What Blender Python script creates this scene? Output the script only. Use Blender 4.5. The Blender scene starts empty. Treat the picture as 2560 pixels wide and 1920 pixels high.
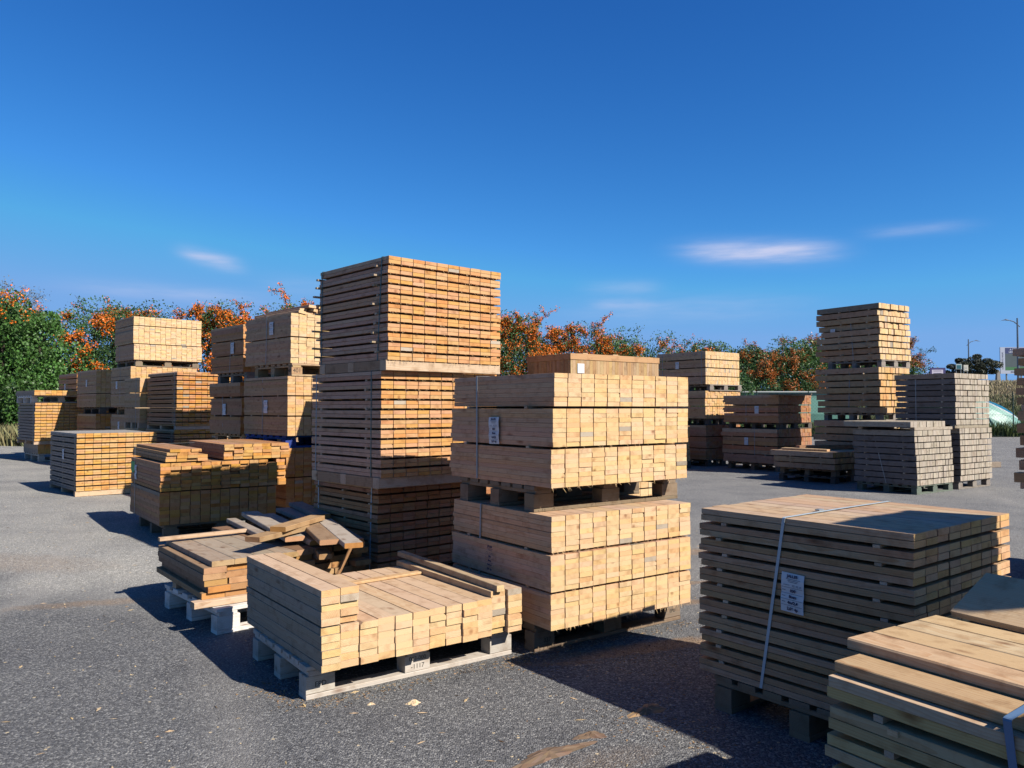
import bpy, math, random
import numpy as np
from mathutils import Vector
R = math.radians
random.seed(7); RNG = np.random.default_rng(11)
sc = bpy.context.scene
COL = sc.collection

# ------------------------------------------------------------------ camera, sky, sun, exposure
cam_d = bpy.data.cameras.new("camera"); cam = bpy.data.objects.new("camera", cam_d); COL.objects.link(cam)
cam.location = (0, 0, 1.388); cam.rotation_euler = (R(90 + 1.734), 0, 0)
cam_d.sensor_width = 36; cam_d.lens = 36 * 1949 / 2560; cam_d.clip_start = 0.05; cam_d.clip_end = 3000
sc.camera = cam
SUN_AZ, SUN_EL = -34.0, 39.0          # sun direction measured from +X, and its height
w = bpy.data.worlds.new("World"); sc.world = w; w.use_nodes = True
nt = w.node_tree; nt.nodes.clear()
def N(nt, t, **k):
    n = nt.nodes.new(t)
    for a, b in k.items():
        if a == 'ins':
            for i, v in b.items(): n.inputs[i].default_value = v
        else: setattr(n, a, b)
    return n
def L(nt, a, b): nt.links.new(a, b)
def M(nt, op, a, b=None, c=None, clamp=False):
    n = nt.nodes.new('ShaderNodeMath'); n.operation = op; n.use_clamp = clamp
    for i, v in enumerate((a, b, c)):
        if v is None: continue
        if hasattr(v, 'default_value') and not isinstance(v, (int, float)): nt.links.new(v, n.inputs[i])
        else: n.inputs[i].default_value = v
    return n.outputs[0]
def MIX(nt, fac, a, b, mode='MIX'):
    n = nt.nodes.new('ShaderNodeMix'); n.data_type = 'RGBA'; n.blend_type = mode
    for i, v in ((0, fac), (6, a), (7, b)):
        if isinstance(v, (int, float)): n.inputs[i].default_value = v
        elif isinstance(v, tuple): n.inputs[i].default_value = (*v[:3], 1)
        else: nt.links.new(v, n.inputs[i])
    return n.outputs[2]
def RAMP(nt, fac, pts):
    n = nt.nodes.new('ShaderNodeValToRGB'); nt.links.new(fac, n.inputs[0]); e = n.color_ramp.elements
    while len(e) > 1: e.remove(e[-1])
    e[0].position = pts[0][0]; e[0].color = (*pts[0][1], 1)
    for p, c in pts[1:]:
        q = e.new(p); q.color = (*c, 1)
    return n.outputs[0]
sky = N(nt, 'ShaderNodeTexSky', sky_type='NISHITA', sun_disc=False, sun_elevation=R(SUN_EL), sun_rotation=R(90 - SUN_AZ),
        altitude=50, air_density=0.9, dust_density=0.25, ozone_density=3.5)
# deep clear blue: less red in it, and a limit on the glare round the sun
sepc = N(nt, 'ShaderNodeSeparateColor'); L(nt, sky.outputs[0], sepc.inputs[0]); hs = N(nt, 'ShaderNodeCombineColor')
for i_, (g_, k_, mx_) in enumerate(((1.70, .160, 1.25), (1.33, .448, 2.65), (1.0, .97, 5.2))):
    L(nt, M(nt, 'MINIMUM', M(nt, 'MULTIPLY', M(nt, 'POWER', sepc.outputs[i_], g_), k_), mx_), hs.inputs[i_])
# thin fair-weather clouds, laid out by direction in the sky
tc = N(nt, 'ShaderNodeTexCoord'); sep = N(nt, 'ShaderNodeSeparateXYZ'); L(nt, tc.outputs['Generated'], sep.inputs[0])
az = M(nt, 'ARCTAN2', sep.outputs[0], sep.outputs[1]); el = M(nt, 'ARCSINE', sep.outputs[2])
comb = N(nt, 'ShaderNodeCombineXYZ'); L(nt, M(nt, 'MULTIPLY', az, 9.0), comb.inputs[0]); L(nt, M(nt, 'MULTIPLY', el, 60.0), comb.inputs[1])
nz = N(nt, 'ShaderNodeTexNoise', ins={'Scale': 1.6, 'Detail': 6, 'Roughness': 0.55}); L(nt, comb.outputs[0], nz.inputs['Vector'])
tot = None
for (a0, e0, sa, se, amp, tilt) in [(17.6, 10.85, 4.6, .66, 1.15, -.06), (-21.2, 10.1, 1.9, .48, .75, -.18), (27.6, 11.5, 3.0, .36, .30, -.02),
                              (8.0, 8.7, 2.6, .5, .26, 0), (8.2, 7.5, 2.2, .32, .34, 0), (12.5, 7.0, 8.0, .9, .24, 0.0), (-23.5, 7.7, 6.0, .5, .34, -.02), (-15, 8.6, 3, .7, .16, 0)]:
    da = M(nt, 'SUBTRACT', az, R(a0)); de = M(nt, 'SUBTRACT', M(nt, 'SUBTRACT', el, R(e0)), M(nt, 'MULTIPLY', da, tilt))
    q = M(nt, 'ADD', M(nt, 'POWER', M(nt, 'ABSOLUTE', M(nt, 'DIVIDE', da, R(sa))), 3.4), M(nt, 'POWER', M(nt, 'ABSOLUTE', M(nt, 'DIVIDE', de, R(se))), 2.0))
    g = M(nt, 'MULTIPLY', M(nt, 'EXPONENT', M(nt, 'MULTIPLY', q, -1.0)), amp)
    tot = g if tot is None else M(nt, 'ADD', tot, g)
cl = M(nt, 'MULTIPLY', tot, M(nt, 'MULTIPLY_ADD', nz.outputs[0], 1.7, -0.12), clamp=True)
bg = N(nt, 'ShaderNodeBackground', ins={1: 0.077}); out = N(nt, 'ShaderNodeOutputWorld')
L(nt, MIX(nt, cl, hs.outputs[0], (3.6, 4.0, 5.6)), bg.inputs[0]); L(nt, bg.outputs[0], out.inputs[0])
sd = bpy.data.lights.new("sun", 'SUN'); sd.energy = 5.0; sd.angle = R(0.53); sd.color = (1.0, 0.93, 0.82)
so = bpy.data.objects.new("sun", sd); COL.objects.link(so); so.location = (8, -6, 12)
dv = Vector((math.cos(R(SUN_AZ)) * math.cos(R(SUN_EL)), math.sin(R(SUN_AZ)) * math.cos(R(SUN_EL)), math.sin(R(SUN_EL))))
so.rotation_euler = dv.to_track_quat('Z', 'Y').to_euler()
sc.view_settings.view_transform = 'Standard'; sc.view_settings.look = 'None'; sc.view_settings.exposure = 1.0; sc.view_settings.gamma = 1

# ------------------------------------------------------------------ materials
MATS = {}; ALB = 0.66
def newmat(name):
    m = bpy.data.materials.new(name); m.use_nodes = True; t = m.node_tree
    b = t.nodes['Principled BSDF']; MATS[name] = m; return m, t, b
def wood_mat(name, ring=0.8, grey=0.0):
    m, t, b = newmat(name)
    A = N(t, 'ShaderNodeAttribute', attribute_name='bc'); T = N(t, 'ShaderNodeAttribute', attribute_name='tone')
    s = N(t, 'ShaderNodeSeparateXYZ'); L(t, A.outputs['Vector'], s.inputs[0])
    x, y, z = s.outputs
    c1 = N(t, 'ShaderNodeCombineXYZ'); L(t, M(t, 'MULTIPLY', x, 2.2), c1.inputs[0]); L(t, M(t, 'MULTIPLY', y, 9.0), c1.inputs[1]); L(t, M(t, 'MULTIPLY', z, 9.0), c1.inputs[2])
    n1 = N(t, 'ShaderNodeTexNoise', ins={'Scale': 1.0, 'Detail': 2}); L(t, c1.outputs[0], n1.inputs['Vector'])
    # wood grown in rings round a pith: arcs on cut ends, long flames on faces
    r = M(t, 'SQRT', M(t, 'ADD', M(t, 'MULTIPLY', y, y), M(t, 'MULTIPLY', z, z)))
    rr = M(t, 'MULTIPLY_ADD', n1.outputs[0], 0.045, r)
    ph = M(t, 'FRACT', M(t, 'MULTIPLY', rr, 120.0))
    ringv = M(t, 'POWER', ph, 2.2)
    c2 = N(t, 'ShaderNodeCombineXYZ'); L(t, M(t, 'MULTIPLY', x, 5.0), c2.inputs[0]); L(t, M(t, 'MULTIPLY', y, 190.0), c2.inputs[1]); L(t, M(t, 'MULTIPLY', z, 190.0), c2.inputs[2])
    n2 = N(t, 'ShaderNodeTexNoise', ins={'Scale': 1.0, 'Detail': 3}); L(t, c2.outputs[0], n2.inputs['Vector'])
    n3 = N(t, 'ShaderNodeTexNoise', ins={'Scale': 13.0, 'Detail': 5, 'Roughness': 0.6}); L(t, A.outputs['Vector'], n3.inputs['Vector'])
    c4 = N(t, 'ShaderNodeCombineXYZ'); L(t, M(t, 'MULTIPLY', x, 3.6), c4.inputs[0]); L(t, M(t, 'MULTIPLY', y, 9.0), c4.inputs[1]); L(t, M(t, 'MULTIPLY', z, 9.0), c4.inputs[2])
    v = N(t, 'ShaderNodeTexVoronoi', ins={'Scale': 1.0}); L(t, c4.outputs[0], v.inputs['Vector'])
    kn = M(t, 'SUBTRACT', 1.0, M(t, 'DIVIDE', v.outputs['Distance'], 0.17), clamp=True)
    base = MIX(t, 1.0, T.outputs['Color'], (ALB, ALB, ALB), 'MULTIPLY')
    cA = MIX(t, M(t, 'MULTIPLY', ringv, 0.62 * ring), base, (0.78, 0.55, 0.36), 'MULTIPLY')
    cB = MIX(t, M(t, 'MULTIPLY', n2.outputs[0], 0.42), cA, (0.62, 0.52, 0.42), 'MULTIPLY')
    st = M(t, 'MULTIPLY', M(t, 'SUBTRACT', n3.outputs[0], 0.50, clamp=True), 3.6, clamp=True)
    cC = MIX(t, st, cB, (0.62, 0.54, 0.47), 'MULTIPLY')
    cD = MIX(t, M(t, 'MULTIPLY', kn, 0.85, clamp=True), cC, (0.30, 0.13, 0.05), 'MULTIPLY')
    L(t, cD, b.inputs['Base Color']); b.inputs['Roughness'].default_value = 0.78; b.inputs['Specular IOR Level'].default_value = 0.25
    bmp = N(t, 'ShaderNodeBump', ins={'Strength': 0.55, 'Distance': 0.003})
    L(t, M(t, 'ADD', M(t, 'MULTIPLY', n2.outputs[0], 0.7), M(t, 'MULTIPLY', n3.outputs[0], 0.8)), bmp.inputs['Height']); L(t, bmp.outputs[0], b.inputs['Normal'])
    return m
WOOD = wood_mat('sawn_timber'); OLD = wood_mat('weathered_timber', 0.6)
def plain(name, col, rough=0.6, metal=0.0, noise=0.0, scale=20):
    m, t, b = newmat(name); col = tuple(c * ALB for c in col); b.inputs['Roughness'].default_value = rough; b.inputs['Metallic'].default_value = metal
    if noise:
        tcn = N(t, 'ShaderNodeTexCoord'); n = N(t, 'ShaderNodeTexNoise', ins={'Scale': scale, 'Detail': 5}); L(t, tcn.outputs['Object'], n.inputs['Vector'])
        L(t, MIX(t, M(t, 'MULTIPLY', n.outputs[0], noise), tuple(col), tuple(c * 0.45 for c in col)), b.inputs['Base Color'])
    else: b.inputs['Base Color'].default_value = (*col, 1)
    return m
STRAP = plain('grey_strap', (0.30, 0.34, 0.37), 0.45, 0, .4, 30); GSTRAP = plain('dark_green_strap', (0.045, 0.09, 0.085), 0.4); BSTRAP = plain('blue_grey_strap', (0.13, 0.22, 0.36), 0.4, 0, .3, 40)
WSTRAP = plain('pale_strap', (0.5, 0.58, 0.62), 0.4, 0, .3, 30)
PAPER = plain('label_paper', (0.74, 0.74, 0.76), 0.7); INK = plain('dark_ink', (0.02, 0.025, 0.09), 0.7); BLACK = plain('stencil_black', (0.02, 0.018, 0.016), 0.8)
GREENP = plain('green_spray_paint', (0.01, 0.36, 0.07), 0.6, 0, .5, 30)
STEEL = plain('galvanised_steel', (0.30, 0.33, 0.35), 0.5, 0.3); LAMP = plain('blue_grey_lamp_paint', (.10, .14, .20), 0.5); DGREEN = plain('dark_green_coating', (0.015, 0.04, 0.03), 0.5)
MINT = plain('mint_gelcoat', (.165, .37, .31), 0.5, 0, .25, 3); TEAL = plain('teal_gelcoat', (0.02, 0.17, 0.26), 0.25, 0, .3, 2); WHITE = plain('white_gelcoat', (.42, .45, .45), 0.5)
STONE = plain('grey_stone', (0.30, 0.28, 0.26), 0.9, 0, .6, 3)
def attr_mat(name, rough=0.6, trans=0.0, spec=0.3):
    m, t, b = newmat(name)
    T = N(t, 'ShaderNodeAttribute', attribute_name='tone'); tn = MIX(t, 1.0, T.outputs['Color'], (ALB * 1.1,) * 3, 'MULTIPLY'); L(t, tn, b.inputs['Base Color'])
    b.inputs['Roughness'].default_value = rough; b.inputs['Specular IOR Level'].default_value = spec
    if trans:
        tr = N(t, 'ShaderNodeBsdfTranslucent'); L(t, tn, tr.inputs[0]); mx = N(t, 'ShaderNodeMixShader', ins={0: trans})
        o = t.nodes['Material Output']; L(t, b.outputs[0], mx.inputs[1]); L(t, tr.outputs[0], mx.inputs[2]); L(t, mx.outputs[0], o.inputs[0])
    return m
LEAF = attr_mat('leaves', 0.5, 0.22, 0.4); BERRY = attr_mat('berries', 0.45); DRY = attr_mat('dry_grass', 0.8, 0.15); BARK = plain('bark', (0.10, 0.075, 0.055), 0.9, 0, .7, 8); STONES = attr_mat('stone_chips', 0.9)

# ------------------------------------------------------------------ object helpers
def tag(o, label=None, cat=None, group=None, kind=None):
    if label: o['label'] = label
    if cat: o['category'] = cat
    if group: o['group'] = group
    if kind: o['kind'] = kind
    return o
KS = 1.0    # the yard rises gently to the back left: groups there sit nearer and higher, built at this size
def empty(name, loc, rz=0, label=None, cat=None, group=None):
    o = bpy.data.objects.new(name, None); COL.objects.link(o); o.location = (loc[0] * KS, loc[1] * KS, 1.388 + KS * (loc[2] - 1.388)) if KS != 1 else loc; o.scale = (KS,) * 3; o.rotation_euler = (0, 0, rz); o.empty_display_size = .1
    return tag(o, label, cat, group)
class MB:
    """collects faces; builds ONE mesh object with per-face tone and per-vertex board coordinates"""
    def __init__(s): s.v = []; s.f = []; s.c = []; s.b = []
    def raw(s, vs, fs, col=(.5, .5, .5), bc=None):
        o = len(s.v); s.v += [tuple(p) for p in vs]; s.f += [tuple(i + o for i in f) for f in fs]
        s.c += ([col] * len(fs) if not isinstance(col, list) else col); s.b += (bc if bc else [tuple(p) for p in vs]); return s
    def board(s, p, ln, wd, th, side, end, ax='y', ch=0.0006, off=None, skew=(0, 0)):
        """p: low corner; ln along axis; wd across; th up; chamfered long edges; cut ends get their own tone"""
        c = [ch * random.uniform(.6, 1.8) for _ in range(4)]
        if random.random() < .07: c[random.choice((2, 3))] = random.uniform(.006, min(.016, th * .45))
        pr = [(c[0], 0), (wd - c[1], 0), (wd, c[1]), (wd, th - c[2]), (wd - c[2], th), (c[3], th), (0, th - c[3]), (0, c[0])]
        ro = off or (random.uniform(0, 60), random.uniform(-.09, .05), random.choice((-1, 1)) * random.uniform(.0, .11) - th / 2)
        vs = []; bc = []
        for k, yy in enumerate((0, ln)):
            for (a, z) in pr:
                dx = skew[0] * k; dz = skew[1] * k
                vs.append((p[0] + a + dx, p[1] + yy, p[2] + z + dz) if ax == 'y' else (p[0] + yy, p[1] + a + dx, p[2] + z + dz)); bc.append((yy + ro[0], a + ro[1], z + ro[2]))
        fs = [(i, (i + 1) % 8, (i + 1) % 8 + 8, i + 8) for i in range(8)]
        if ax == 'y': fs = [f[::-1] for f in fs]; fs += [tuple(range(8)), tuple(range(15, 7, -1))]
        else: fs += [tuple(range(7, -1, -1)), tuple(range(8, 16))]
        return s.raw(vs, fs, [side] * 8 + [end] * 2, bc)
    def box(s, a, b, col=(.5, .5, .5)):
        x0, y0, z0 = a; x1, y1, z1 = b
        vs = [(x0, y0, z0), (x1, y0, z0), (x1, y1, z0), (x0, y1, z0), (x0, y0, z1), (x1, y0, z1), (x1, y1, z1), (x0, y1, z1)]
        return s.raw(vs, [(3, 2, 1, 0), (4, 5, 6, 7), (0, 1, 5, 4), (1, 2, 6, 5), (2, 3, 7, 6), (3, 0, 4, 7)], col)
    def tube(s, pts, rad, n=8, col=(.5, .5, .5)):
        rings = []
        for k, p in enumerate(pts):
            p = Vector(p); d = (Vector(pts[min(k + 1, len(pts) - 1)]) - Vector(pts[max(k - 1, 0)])).normalized()
            a = d.orthogonal().normalized(); bb = d.cross(a); r_ = rad[k] if isinstance(rad, (list, tuple)) else rad
            rings.append([p + (a * math.cos(2 * math.pi * i / n) + bb * math.sin(2 * math.pi * i / n)) * r_ for i in range(n)])
        vs = [q for r_ in rings for q in r_]
        fs = [(k * n + i, k * n + (i + 1) % n, (k + 1) * n + (i + 1) % n, (k + 1) * n + i) for k in range(len(pts) - 1) for i in range(n)]
        fs += [tuple(range(n))[::-1], tuple(range((len(pts) - 1) * n, len(pts) * n))]
        return s.raw(vs, fs, col)
    def build(s, name, mat, parent=None, loc=None, rz=0):
        me = bpy.data.meshes.new(name); me.from_pydata(s.v, [], s.f)
        a = me.attributes.new('tone', 'FLOAT_COLOR', 'FACE'); a.data.foreach_set('color', np.array([(*c[:3], 1) for c in s.c], dtype=np.float32).ravel())
        a = me.attributes.new('bc', 'FLOAT_VECTOR', 'POINT'); a.data.foreach_set('vector', np.array(s.b, dtype=np.float32).ravel())
        me.materials.append(mat); o = bpy.data.objects.new(name, me); COL.objects.link(o)
        if parent: o.parent = parent
        if loc: o.location = loc
        o.rotation_euler = (0, 0, rz)
        return o
def hsv(c, dh=0, ds=1, dvv=1):
    import colorsys
    h, s_, v_ = colorsys.rgb_to_hsv(*c); return colorsys.hsv_to_rgb((h + dh) % 1, min(1, s_ * ds), min(1, v_ * dvv))
def jit(c, a=.1): return hsv(c, random.uniform(-.012, .012), random.uniform(.88, 1.14), random.uniform(1 - a, 1 + a))
GREYW = (.30, .265, .215)
PAL = dict(   # side of the boards, cut ends, spread, chance of a grey board
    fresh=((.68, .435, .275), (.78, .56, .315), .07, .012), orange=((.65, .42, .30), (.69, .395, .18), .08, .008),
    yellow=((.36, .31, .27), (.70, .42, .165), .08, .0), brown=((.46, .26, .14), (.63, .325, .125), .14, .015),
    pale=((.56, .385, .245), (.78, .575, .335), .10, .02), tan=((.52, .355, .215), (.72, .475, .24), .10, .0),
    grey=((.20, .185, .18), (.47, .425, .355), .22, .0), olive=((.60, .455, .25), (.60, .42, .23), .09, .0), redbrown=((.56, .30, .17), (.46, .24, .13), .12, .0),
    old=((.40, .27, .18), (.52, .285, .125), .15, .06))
def text_obj(body, size, parent, loc, face, mat, name='stencilled_number', bold=.0, rot=0, align='CENTER'):
    """flat lettering turned to lie on a face: 'front' looks along local -Y, 'left' looks along local -X, 'top' is up"""
    cu = bpy.data.curves.new(name, 'FONT'); cu.body = body; cu.size = size; cu.align_x = align; cu.align_y = 'CENTER'; cu.extrude = .0003; cu.offset = bold * size * .02
    tmp = bpy.data.objects.new('tmp', cu); COL.objects.link(tmp); dg = bpy.context.evaluated_depsgraph_get()
    me = bpy.data.meshes.new_from_object(tmp.evaluated_get(dg)); bpy.data.objects.remove(tmp); bpy.data.curves.remove(cu)
    me.materials.clear(); me.materials.append(mat); o = bpy.data.objects.new(name, me); COL.objects.link(o); o.parent = parent; o.location = loc
    o.rotation_euler = {'front': (R(90), 0, 0), 'left': (R(90), 0, R(-90)), 'top': (0, 0, 0)}[face]
    if rot: o.rotation_euler[1] += rot
    return o
def band(x0, x1, vb, vt, z0, z1, wd, slack=0.002):
    """a strap wound round a bundle in a plane across the boards; vb / vt: where it crosses the bottom and the top"""
    m = MB(); e = .0025; th = .0012
    loop = [(x0 - e, z0, vb), (x0 - e, z1 + e, vt), ((x0 + x1) / 2, z1 + e + slack, vt), (x1 + e, z1 + e, vt), (x1 + e, z0, vb)]
    c = .006; pts = []
    for i, (x, z, v) in enumerate(loop):
        if i == 1: pts += [(x, z - c, v), (x + c * .3, z - c * .3, v), (x + c, z, v)]
        elif i == 3: pts += [(x - c, z, v), (x - c * .3, z - c * .3, v), (x, z - c, v)]
        else: pts.append((x, z, v))
    vs = []
    for i, (x, z, v) in enumerate(pts):
        a = pts[max(i - 1, 0)]; b_ = pts[min(i + 1, len(pts) - 1)]; dx, dz = b_[0] - a[0], b_[1] - a[1]; l_ = math.hypot(dx, dz) or 1; nx, nz_ = -dz / l_ * th, dx / l_ * th
        vs += [(x, v - wd / 2, z), (x, v + wd / 2, z), (x + nx, v + wd / 2, z + nz_), (x + nx, v - wd / 2, z + nz_)]
    fs = [(4 * i + k, 4 * i + (k + 1) % 4, 4 * i + 4 + (k + 1) % 4, 4 * i + 4 + k) for i in range(len(pts) - 1) for k in range(4)]
    return m.raw(vs, fs)
def label_sheet(parent, v, z, big=False, wd=.105, ht=.165, tilt=0):
    m = MB(); n = 6; vs = []
    for i in range(n + 1):
        zz = ht / 2 - ht * i / n; bow = -.004 - .006 * math.sin(i * 1.1) ** 2
        vs += [(bow, -wd / 2, zz), (bow, wd / 2, zz), (bow + .0006, -wd / 2, zz), (bow + .0006, wd / 2, zz)]
    fs = []
    for i in range(n):
        a = 4 * i; fs += [(a, a + 1, a + 5, a + 4), (a + 2, a + 6, a + 7, a + 3), (a, a + 4, a + 6, a + 2), (a + 1, a + 3, a + 7, a + 5)]
    m.raw(vs, fs)
    s = m.build('label_sheet', PAPER, parent, (0, v, z)); s.rotation_euler = (tilt, 0, 0)
    # printed rules, heading and handwriting
    q = MB(); X = -.0108
    def ink(y0, y1, z0, z1): q.box((X - .0004, min(-y0, -y1), z0), (X, max(-y0, -y1), z1))
    rows = [.022, -.003, -.028, -.053]
    for r_ in rows: ink(-wd / 2 + .004, wd / 2 - .004, r_ - .0006, r_ + .0006)
    for z_, a, b_ in ((.058, -.03, .036), (.052, -.022, .026), (.046, -.018, .024), (.032, -.04, -.012), (.034, .0, .012), (.034, .018, .028), (.029, .0, .012), (.029, .018, .028), (.034, .034, .042), (.029, .034, .042)):
        ink(a, b_, z_ - .0008, z_ + .0008)
    for z_ in (.010, -.015, -.040): ink(-.046, -.030, z_ - .001, z_ + .001)
    q.build('printed_lines', INK, s)
    if big:
        text_obj('JALLES', .017, s, (X - .0003, 0, .070), 'left', INK, 'heading', 2)
        for tx, z_ in (('830', .009), ('8mm', -.016), ('4m/2,4', -.041), ('2,06 4p', -.067)): text_obj(tx, .017, s, (X - .0003, -.004, z_), 'left', INK, 'handwriting', 2)
    else:
        for z_, a, b_ in ((.070, -.02, .03), (.009, -.008, .018), (-.016, -.01, .02), (-.041, -.012, .028), (-.067, -.025, .01)): ink(a, b_, z_ - .005, z_ + .005) if False else ink(a, b_, z_ - .003, z_ + .0035)
        
    return s

def stack(name, label, x, y, yaw, wd, ln, zb, zt, cols, groups, gap, pal, strap=(), sticks=(), out=.0, tagp=(), bearer=0, jl=.006, jx=.0012, gapx=.0052, group=None,
          packshift=None, mat=None, big=False, cat='timber bundle', hair=.0003, slivers=0, rag=0, tones=None, missing=0, warp=.0, side_bearer=False, top=None):
    """a strapped bundle of sawn boards; boards run along local Y, cut ends look along -Y"""
    root = empty(name, (x, y, zb), R(yaw), label, cat, group)
    sidec, endc, spread, pg = PAL[pal]; m_ = mat or WOOD
    hr = .0020 if groups[0] == 2 and gap > .01 else hair; H = zt - zb - bearer; rows = sum(groups); th = (H - gap * (len(groups) - 1)) / rows; bw = wd / cols
    parts = []; z = bearer; ri = 0
    for gi, n in enumerate(groups):
        sx, sy = (packshift[gi] if packshift else (0, 0)); gx = sx + random.uniform(-1, 1) * rag; gy = sy + random.uniform(-1, 1) * rag
        for k in range(n):
            rx = random.uniform(-jx, jx) * .8
            for c in range(cols):
                if missing and random.random() < missing and c > 0 and ri > 0: pass
                s_ = jit(sidec, spread); e_ = jit(endc, spread * .6)
                if random.random() < pg: e_ = hsv(GREYW, 0, 1, random.uniform(1.3, 1.9))
                if ri == rows - 1: s_ = jit(top or tuple(.45 * a + .55 * b for a, b in zip(sidec, (.64, .50, .36))), spread * .7)
                if random.random() < pg * .7: s_ = GREYW
                dy = random.gauss(0, jl * .20) + gy; dl = random.gauss(0, jl); ww = bw - gapx - abs(random.gauss(0, jx * .5))
                dx = c * bw + random.uniform(0, .001) + rx + gx
                parts.append((((dx, dy, z + hr / 2), ln + dl, ww, th - hr - abs(random.gauss(0, .0003)), s_, e_), c, ri, rows))
            z += th; ri += 1
        if gi < len(groups) - 1: z += gap
    # the boards that show largest become parts of their own, the rest one part
    def score(t):
        _, c, r_, n_ = t; return (4 if c == 0 else 0) + (3 if r_ == n_ - 1 else 0) + (1 if r_ == 0 else 0) + (0.9 * (1 - c / cols)) + .4 * r_ / n_
    parts.sort(key=score, reverse=True)
    cut = 100 if len(parts) <= 100 else 99
    for t in parts[:cut]:
        b = MB(); a = t[0]; b.board(*a, skew=(random.uniform(-warp, warp), random.uniform(-warp, warp) * .3)); b.build('board', m_, root)
    if len(parts) > cut:
        b = MB()
        for t in parts[cut:]: b.board(*t[0])
        o = b.build('inner_boards', m_, root); o['kind'] = 'stuff'
    # spacer sticks between the layers
    if gap > .006 and sticks:
        z = bearer
        for gi, n in enumerate(groups[:-1]):
            z += n * th
            for sv in sticks:
                o_ = out * random.uniform(.2, 1.2) if random.random() < (.95 if out >= .045 else .42) else .0
                b = MB(); c_ = jit((.46, .36, .25) if mat is None else (.45, .40, .32), .15); v_ = sv * ln + random.uniform(-.02, .02)
                b.board((-o_, v_, z + .0004), wd + o_ - .012, .028, gap - .0012, c_, hsv(c_, 0, .8, 1.25), ax='x'); b.build('spacer_stick', m_, root)
            z += gap
    if bearer:
        for v_ in (.012, ln / 2 - .04, ln - .10):
            b = MB(); c_ = jit((.66, .50, .37) if mat is None else (.36, .32, .26), .06)
            b.board((-.008, v_, 0.0), wd + .01, .08, bearer - .0006, c_, c_, ax='x', ch=.003); b.build('bearer', m_, root)
    if bearer and side_bearer:
        MB().board((-.004, .094, .001), ln - .20, .03, bearer - .003, (.42, .28, .18), (.5, .36, .25)).build('bearer', m_, root)
    for sp in strap:
        vb, vt, wd_, sm = sp; o = band(0, wd, vb, vt, 0.004, zt - zb, wd_).build('strap', sm, root)
    for tp in tagp: label_sheet(root, tp[0], tp[1] - zb, big, tilt=tp[2] if len(tp) > 2 else 0)
    if slivers:
        b = MB()
        for _ in range(slivers):
            ux = random.uniform(0, wd); k = random.randrange(len(groups)); zz = bearer + k * (th * groups[k] + gap) + random.uniform(-.004, .004)
            l_ = random.uniform(.010, .034); dx = random.gauss(0, .012); dz = -random.uniform(0, .02) if k else -random.uniform(.005, .03); t_ = .0009 + random.random() * .0012
            p = Vector((ux, -.002, zz)); q = p + Vector((dx, -l_ * .5, dz)); c_ = jit((.72, .52, .30), .15)
            b.raw([p + Vector((-t_, 0, 0)), p + Vector((t_, 0, 0)), q, p + Vector((0, .001, -t_ * 1.5))], [(0, 1, 2), (1, 3, 2), (3, 0, 2)], c_)
        o = b.build('torn_fibres', m_, root); o['kind'] = 'stuff'
    return root

def pallet(label, x, y, yaw, wd, ln, zb, h, style='grey', name='pallet', texts=(), per=False, group='pallets under the timber stacks', nd=7):
    """bottom boards along local X, nine blocks, three stringer boards along Y, deck boards along X"""
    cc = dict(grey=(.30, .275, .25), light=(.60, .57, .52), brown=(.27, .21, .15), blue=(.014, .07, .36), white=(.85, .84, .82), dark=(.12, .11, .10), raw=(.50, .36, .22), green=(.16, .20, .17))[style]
    root = empty(name, (x, y, zb), R(yaw), label, 'pallet', group); t = h * .15; bh = h - 3 * t; bw = .095; blw = .145
    J = lambda: jit(cc, .10)
    vs_ = (0, (ln - bw) / 2, ln - bw); us = (0, (wd - blw) / 2, wd - blw)
    for v_ in vs_: MB().board((0, v_, 0.0), wd, bw, t - .0008, J(), J(), 'x', .002).build('bottom_board', OLD, root)
    if per:
        for u_ in (0, wd - bw): MB().board((u_, bw + .002, 0.0), ln - 2 * bw - .004, bw, t - .0008, J(), J(), 'y', .002).build('bottom_board', OLD, root)
    bl = {}
    for i, u_ in enumerate(us):
        for k, v_ in enumerate(vs_):
            c_ = J(); b = MB(); b.board((u_, v_ + .002, t), blw, bw - .004, bh - .0008, c_, hsv(c_, 0, 1, .9), 'x', .002); bl[(i, k)] = b.build('block', OLD, root)
        c_ = J(); MB().board((u_ + .012, 0.0, t + bh), ln, blw - .03, t - .0008, c_, J(), 'y', .002).build('stringer_board', OLD, root)
    step = (ln - bw) / (nd - 1)
    for k in range(nd):
        wdd = bw if k in (0, nd // 2, nd - 1) else min(step - .012, .09)
        MB().board((random.uniform(-.004, .004), k * step + (bw - wdd) / 2, h - t), wd, wdd, t - .0006, J(), J(), 'x', .002).build('deck_board', OLD, root)
    for (i, k, body, size, face, dx, dz) in texts:
        if face == 'front': text_obj(body, size, bl[(i, k)], (us[i] + blw / 2 + dx, -.0006 + (.002 if k == 0 else 0), t + bh / 2 + dz), 'front', BLACK)
        else: text_obj(body, size, bl[(i, k)], (-.0012, bw / 2 + dx, t + bh / 2 + dz), 'left', BLACK)
    return root

def plank(name, label, p, q, z0, z1, wd, th, pal='old', col=None, cat='board', group=None, mat=None, roll=0):
    p = Vector((p[0], p[1], z0)); q = Vector((q[0], q[1], z1)); d = q - p; root_rz = math.atan2(d.y, d.x) - math.pi / 2
    s_, e_, sp, _ = PAL[pal]; s_ = col or jit(s_, sp); b = MB(); b.board((-wd / 2, 0, -th), d.length, wd, th, s_, jit(e_, .1), ch=.0025)
    o = b.build(name, mat or OLD, None, tuple(p)); o.rotation_euler = (math.atan2(d.z, math.hypot(d.x, d.y)), roll, root_rz)
    return tag(o, label, cat, group)

exec_order = []
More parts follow.
